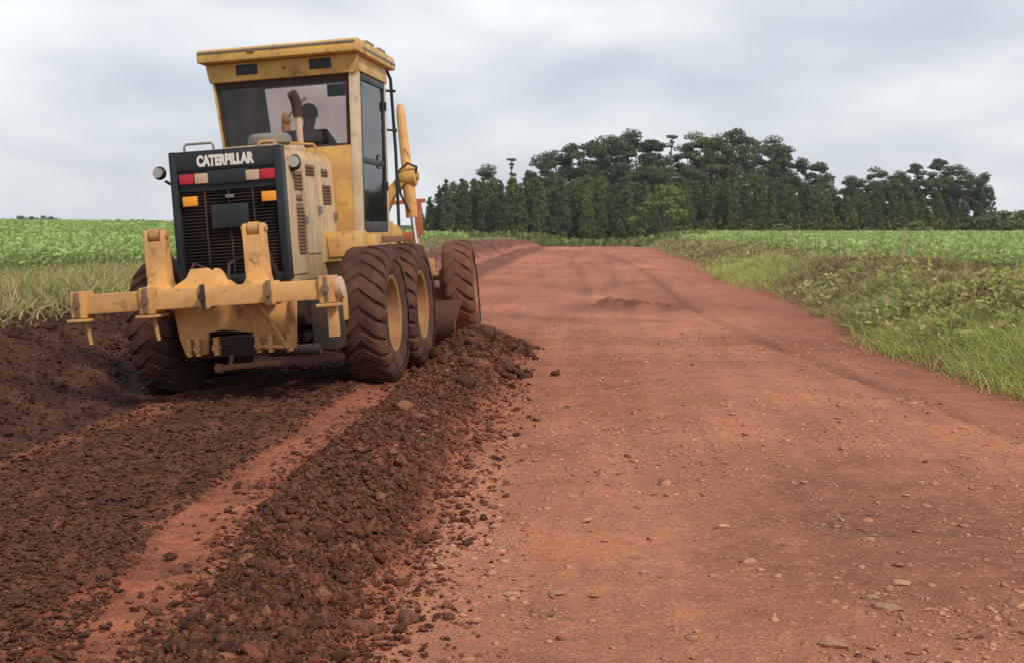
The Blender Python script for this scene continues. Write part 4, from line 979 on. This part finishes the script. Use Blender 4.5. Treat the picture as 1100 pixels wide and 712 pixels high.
s3, f3 = lump_shapes(3, 12, 15, .42)
def one_lump(name, px, py, r_, label, cat_, col, k, flat=.8, sink=.25, mat=None, group=None, yaw=0):
    x, y = gpt(px, py, 0.0)
    if name == 'earth_clod':
        for _ in range(3): x, y = gpt(px, py, float(height(np.array([x]), np.array([y]))[0])+.6*r_)
    w = s3[k]*np.array([1.15, .9, flat])*r_
    me = npmesh(name, w, f3, mat or M_clod, np.repeat(np.array(col)[None], len(w), 0), True)
    o = link(name, me); o.location = (x, y, float(height(np.array([x]), np.array([y]))[0])+r_*flat*(.5-sink)); o.rotation_euler = (0, 0, yaw or k*1.3)
    return tag(o, label, cat_, group)
CL = 'large clods on the windrow'; BR = (.20, .085, .055); PA = (.26, .115, .068); DK = (.10, .042, .03)
for i, (px, py, r_, lab, col) in enumerate((
    (388, 668, .062, 'big rounded brown clod low on the windrow beside a slightly smaller one', BR),
    (437, 660, .052, 'rounded clod lying at the outer foot of the windrow on the road', BR),
    (277, 672, .070, 'wedge shaped dark clod on the inner side of the windrow', DK),
    (345, 645, .040, 'pale tan clod near the wedge shaped dark clod', PA),
    (434, 436, .075, 'largest pale reddish lump on the inner side of the windrow behind the tyre', PA),
    (452, 446, .055, 'pale lump half hidden beside the largest pale lump behind the tyre', PA),
    (345, 560, .045, 'pink tinted clod on the middle of the windrow crest', PA),
    (520, 555, .026, 'small dark crumb alone on the packed road, farther from the windrow', DK),
    (502, 581, .028, 'small dark crumb alone on the packed road, close to the windrow', DK),
    (500, 385, .120, 'biggest dark lump on the heap at the end of the blade', DK))):
    one_lump('earth_clod', px, py, r_, lab, 'clod', col, i % 12, .8, .2, group=CL)
ST = (.44, .235, .145); STG = 'flat stones in the road'
for i, (px, py, r_, lab) in enumerate((
    (954, 654, .056, 'largest flat pale stone set in the packed road'),
    (894, 694, .055, 'broad flat stone at the bottom of the view below the largest stone'),
    (933, 583, .034, 'small flat stone alone above the cluster around the largest stone'),
    (806, 606, .040, 'pale flat stone left of and above the largest stone'),
    (968, 629, .040, 'flat stone just above the largest stone on its right side'),
    (935, 643, .036, 'flat stone touching the upper left of the largest stone'),
    (995, 545, .034, 'long thin stone farther up the road in line with the largest stone'),
    (766, 621, .026, 'small bright stone by itself near the middle of the road'),
    (693, 616, .028, 'rounded pale stone on the smooth middle of the road'),
    (549, 638, .034, 'pinkish flat stone on the road closest to the windrow'),
    (597, 639, .040, 'flat stone in a pebbly patch a little right of the windrow'),
    (657, 508, .038, 'pale stone far up the road past the pebbly stretch'))):
    one_lump('stone', px, py, r_, lab, 'stone', np.array(ST)*(.9+.05*(i % 5)), (i*5) % 12, .32, .40, M_peb, STG, .1*(i-6))

# ------------------------------------------------------------------ trees
M_bark = paint('eucalyptus_bark', (.26, .22, .18), (.12, .09, .07), .4, .9, scale=1.0)
M_barkd = paint('dark_bark', (.14, .11, .08), (.08, .06, .05), .4, .9, scale=1.0)
def tree_meshes(kind, seed):
    g = np.random.default_rng(seed); rnd = random.Random(seed); mb = MB(); C = []; Z = []; SZ = []
    def clump(c, r_, rz, n, s_):
        p = g.normal(size=(n, 3)); p /= np.linalg.norm(p, axis=1)[:, None]; p *= (g.random(n)**.45)[:, None]
        p[:, 2] = np.where(p[:, 2] < 0, p[:, 2]*.55, p[:, 2])
        C.append(np.array(c)+p*np.array([r_, r_, rz])); SZ.append(np.full(n, s_))
    if kind == 'tall':                       # 24 m eucalyptus, open top of domed tufts on ascending limbs
        H = 24; lean = g.normal(0, .6, 2); base_r = .32
        tp = lambda t: (lean[0]*t*t+.3*math.sin(t*5+seed), lean[1]*t*t, H*t)
        mb.tube([tp(t) for t in (0, .15, .3, .45, .6, .75, .88)], [base_r, .27, .23, .19, .15, .10, .05], 8)
        nb = rnd.randint(8, 11)
        for k in range(nb):
            t0 = .34+.50*k/nb+rnd.uniform(-.02, .02); a = k*2.4+rnd.uniform(-.5, .5); b0 = Vector(tp(t0))
            L = (1-t0)*rnd.uniform(5.5, 9.0)+1.4; up_ = rnd.uniform(.9, 1.7)
            d = Vector((math.cos(a), math.sin(a), up_)).normalized()
            m1 = b0+d*L*.5+Vector((0, 0, -.2)); e = b0+d*L+Vector((0, 0, .35*L*.3))
            mb.tube([b0, m1, e], [.09, .06, .025], 5)
            rr = rnd.uniform(1.2, 1.95)
            clump(e, rr, rr*rnd.uniform(.6, .9), 330, .27)
            for _ in range(rnd.randint(2, 3)):
                q = m1.lerp(e, rnd.uniform(.2, .9))+Vector((rnd.uniform(-1, 1), rnd.uniform(-1, 1), rnd.uniform(-.5, .6)))*1.0
                r2 = rnd.uniform(.9, 1.5); clump(q, r2*.9, r2*.6, 130, .26)
        for _ in range(3):
            q = Vector(tp(rnd.uniform(.86, .98)))+Vector((rnd.uniform(-1.2, 1.2), rnd.uniform(-1.2, 1.2), 0)); rr = rnd.uniform(1.3, 2.0); clump(q, rr*1.2, rr*.8, 300, .29)
        for _ in range(16):
            q = Vector(tp(rnd.uniform(.22, .74))); a = rnd.uniform(0, 6.28); r2 = rnd.uniform(1.0, 1.7); l_ = rnd.uniform(.8, 2.4); clump(q+Vector((math.cos(a)*l_, math.sin(a)*l_, 0)), r2, r2, 170, .30)
        base = np.array([.105, .138, .060])
    elif kind == 'thin':                     # spindly emergent with a small flat tuft
        H = 24
        mb.tube([(0, 0, 0), (.2, 0, 8), (.1, .1, 16), (.5, 0, 22), (.6, 0, 23.4)], [.30, .26, .22, .16, .08], 7)
        mb.tube([(.3, 0, 20), (1.2, .2, 22.6)], [.05, .02], 5); mb.tube([(.45, 0, 21), (-.5, .2, 23)], [.05, .02], 5)
        clump((.9, .1, 23.3), 1.2, .6, 150, .30); clump((.5, .2, 22.0), .8, .8, 80, .28); clump((-.2, .1, 23.4), .9, .45, 80, .28); clump((.4, 0, 21.0), .55, .6, 50, .28); clump((.2, 0, 19.3), .5, .7, 45, .28); clump((.1, 0, 17.0), .9, 1.0, 80, .32); clump((.0, 0, 14.5), 1.3, 1.5, 150, .34)
        base = np.array([.105, .13, .08])
    elif kind == 'cone':                     # 12 m young eucalyptus, pointed column
        H = 12; R0 = rnd.uniform(1.35, 1.9)
        mb.tube([(0, 0, 0), (.05, 0, H*.5), (0, .05, H*.95)], [.14, .09, .02], 6)
        nl = 26
        for k in range(nl):
            t = (k+.5)/nl; z = H*(.10+.88*t); rad_ = R0*min(1, (t+.12)*3)*(1-t)**.75+.12
            m_ = max(1, int(4*rad_+.6))
            for q in range(m_):
                a = rnd.uniform(0, 6.28); rr = rad_*rnd.uniform(.35, .95)
                c = (math.cos(a)*rr, math.sin(a)*rr, z+rnd.uniform(-.25, .25)); r2 = .30+.36*rad_*rnd.uniform(.6, 1); clump(c, r2, r2*1.15, int(34+40*r2), .21)
        clump((0, 0, H*.985), .22, .45, 26, .2)
        base = np.array([.115, .160, .056])
    elif kind == 'broad':                    # 9 m rounded light tree on several stems
        H = 9
        for a in (0.2, 1.7, 3.1, 4.4): mb.tube([(0, 0, 0), (math.cos(a)*.8, math.sin(a)*.8, 2.6), (math.cos(a)*2.0, math.sin(a)*2.0, 6)], [.14, .10, .04], 6)
        for _ in range(46):
            a = rnd.uniform(0, 6.28); t = rnd.random(); z = 2.6+6.0*t; rr = 3.5*math.sqrt(max(0, 1-((t-.42)/.62)**2))*rnd.uniform(.4, 1.0); r2 = rnd.uniform(.6, 1.05)
            clump((math.cos(a)*rr, math.sin(a)*rr, z), r2, r2*.8, 70, .28)
        base = np.array([.17, .23, .075])
    elif kind == 'bush':                     # 3 m rounded shrub
        H = 3
        for a in (0, 2.1, 4.2): mb.tube([(0, 0, -.2), (math.cos(a)*.6, math.sin(a)*.6, 1.4)], [.07, .03], 5)
        for _ in range(30):
            a = rnd.uniform(0, 6.28); t = rnd.random(); rr = 2.3*math.sqrt(max(0, 1-t*t))*rnd.uniform(.3, 1); clump((math.cos(a)*rr, math.sin(a)*rr, .25+2.2*t), .55, .5, 48, .20)
        base = np.array([.15, .20, .085])
    C = np.concatenate(C); SZ = np.concatenate(SZ); n = len(C)
    k = base*g.uniform(.6, 1.5, (n, 1))*(1+g.normal(0, .06, (n, 3)))
    V, F, K = rand_quads(C, SZ, np.clip(k, .008, 1), .25, .6, seed)
    # the card's two triangles fold a little along the midrib
    return mb.mesh('trunk', M_bark if kind in ('tall', 'thin') else M_barkd), npmesh('crown', V, F, M_wood_leaf, K), H
TM = {k: [tree_meshes(k, 100*j+i*13+5) for i in range(m)] for j, (k, m) in enumerate((('tall', 6), ('thin', 2), ('cone', 7), ('broad', 2), ('bush', 3)))}
def place_tree(name, kind, var, x, y, h, label, cat_, group=None, wide=1.0, rz=None, sink=0):
    tr, cr, H = TM[kind][var % len(TM[kind])]
    o = empty(name, (x, y, float(height(np.array([x]), np.array([y]), False)[0])-sink), (0, 0, random.uniform(0, 6.28) if rz is None else rz))
    s_ = h/H; o.scale = (s_*wide, s_*wide, s_)
    link('trunk', tr, o); link('crown', cr, o)
    return tag(o, label, cat_, group)
def at(px, d): return (px-640)/1527*d, d        # bearing as seen down the road, distance along it
def top_h(py, x, d): return 1.6+(243-py)/1527*d - float(height(np.array([x]), np.array([d]), False)[0])
random.seed(5)
tall = [(486, 196), (500, 192), (524, 178), (580, 168), (598, 161), (617, 157), (634, 154), (650, 150), (662, 149), (684, 142), (702, 148), (738, 158), (751, 145), (768, 145), (786, 142), (806, 150), (826, 150), (838, 160), (862, 172), (878, 173), (912, 192), (938, 182), (956, 184), (974, 178), (1000, 173), (1020, 180), (1043, 188), (1054, 207)]
for i, (px, py) in enumerate(tall):
    d = 300+random.uniform(-8, 10); x, y = at(px, d)
    small = px < 510 or px > 1050
    place_tree('eucalyptus_tree', 'tall', i*5+i//3, x, y, top_h(py, x, d), 'tall dark eucalyptus on the skyline of the wood, %s from its left end' % ordinal(i+1), 'tree', 'tall skyline eucalyptus', .7 if small else 1.25)
for i, (px, py, lab) in enumerate(((548, 170, 'spindly eucalyptus with a flat tuft above the lower left of the wood'), (718, 146, 'thin bare stemmed eucalyptus poking up in the dip of the skyline'), (891, 190, 'thin pointed eucalyptus at the low gap right of the high crowns'))):
    x, y = at(px, 297); place_tree('eucalyptus_tree', 'thin', i, x, y, top_h(py, x, 297), lab, 'tree', rz=0 if i < 2 else 2)
mid = [(px, 184+abs(px-740)*.08+random.uniform(-8, 8)) for px in range(560, 880, 13)]+[(px, 208+random.uniform(-5, 5)) for px in (876, 886, 896)]+[(px, 198+random.uniform(-8, 4)) for px in range(905, 1060, 12)]
for i, (px, py) in enumerate(mid):
    d = 288+random.uniform(-5, 6); x, y = at(px+random.uniform(-4, 4), d)
    place_tree('eucalyptus_tree', 'tall', i*3+1, x, y, top_h(py, x, d), 'dark eucalyptus in the middle rank of the wood under the skyline crowns', 'tree', 'middle rank of eucalyptus', 1.35)
random.seed(8)
fr = []
px = 449
while px < 1062:
    base_top = np.interp(px, [449, 462, 480, 497, 505, 530, 560, 600, 650, 700, 740, 800, 850, 880, 920, 960, 1000, 1062], [226, 216, 194, 200, 196, 196, 200, 194, 197, 205, 200, 197, 206, 208, 212, 214, 218, 226])
    fr.append((px, base_top+random.uniform(-5, 7))); px += random.uniform(8, 12)
for i, (px, py) in enumerate(fr):
    d = 266+random.uniform(-3, 5); x, y = at(px, d)
    place_tree('young_eucalyptus_tree', 'cone', random.randint(0, 6), x, y, top_h(py, x, d), 'pointed young eucalyptus in the front row of the wood, %s from its left end' % ordinal(i+1), 'tree', 'front row of young eucalyptus', random.uniform(.95, 1.3)*(1 if px < 860 else 1.45))
for i in range(44):
    px = 452+i*14+random.uniform(-4, 4)
    base_top = np.interp(px, [449, 480, 520, 600, 700, 800, 880, 960, 1062], [224, 196, 190, 186, 192, 190, 204, 204, 222])
    d = 277+random.uniform(-3, 4); x, y = at(px, d)
    place_tree('young_eucalyptus_tree', 'cone', random.randint(0, 6), x, y, top_h(base_top+random.uniform(-4, 8), x, d), 'young eucalyptus close behind the front row of the wood', 'tree', 'second row of young eucalyptus', random.uniform(1.1, 1.5)*(1 if px < 860 else 1.4))
x, y = at(714, 255); place_tree('broad_tree', 'broad', 0, x, y, top_h(200, x, 255), 'light green broad tree with pale stems before the middle of the wood', 'tree', wide=1.0)
x, y = at(694, 258); place_tree('broad_tree', 'broad', 1, x, y, top_h(222, x, 258), 'low light green tree on the left of the broad pale stemmed tree', 'tree', wide=1.2)
for i, (px, py, d, wd, lab) in enumerate(((836, 240, 250, 1.5, 'rounded bush on the field edge below the high crowns of the wood'), (977, 237, 250, 1.9, 'wide rounded bush on the field edge before the right hand crowns'), (930, 244, 252, 2.2, 'low spreading bush between the two rounded field edge bushes'), (652, 255, 240, 1.4, 'light green bush in the hollow just beyond the road crest'), (627, 257, 245, 1.2, 'small dim bush in the hollow, beside the light green one'))):
    x, y = at(px, d); h = top_h(py, x, d); place_tree('bush', 'bush', i, x, y, h, lab, 'bush', wide=wd*min(1.0, 3.2/h) if h > 3 else wd)
for i, (px, py, wd) in enumerate(((1056, 230, 2.2), (1070, 226, 2.2), (1086, 224, 2.2), (1101, 226, 2.2), (1118, 227, 2.2))):
    x, y = at(px, 262+3*i); h = top_h(py, x, 262); place_tree('hedge_tree', 'bush', i, x, y, h, 'low rounded dark tree right of the wood, %s going right along the field' % ordinal(i+1), 'tree', 'low trees right of the wood', wide=wd*1.05)
for i, (px, d) in enumerate(((12, 640), (24, 650), (36, 645), (46, 655))):
    x, y = at(px, d); place_tree('far_tree', 'bush', i, x, y, top_h(231+i % 2, x, d), 'tiny dark tree on the far left horizon, %s of its clump from the left' % ordinal(i+1), 'tree', 'far horizon trees', wide=1.3)

# ------------------------------------------------------------------ the air
mb = MB(); mb.bb(-780, 780, -60, 1250, -6, 45, 0); hm = bpy.data.materials.new('haze_air'); hm.use_nodes = True; t = hm.node_tree; t.nodes.clear()
o_ = N(t, 'ShaderNodeOutputMaterial'); pv = N(t, 'ShaderNodeVolumePrincipled'); pv.inputs['Color'].default_value = (.86, .92, 1, 1); pv.inputs['Density'].default_value = .00017; pv.inputs['Anisotropy'].default_value = .2
t.links.new(pv.outputs[0], o_.inputs['Volume'])
tag(mb.build('haze', hm), 'thin pale haze in the air over the road and fields', 'haze', kind='stuff')
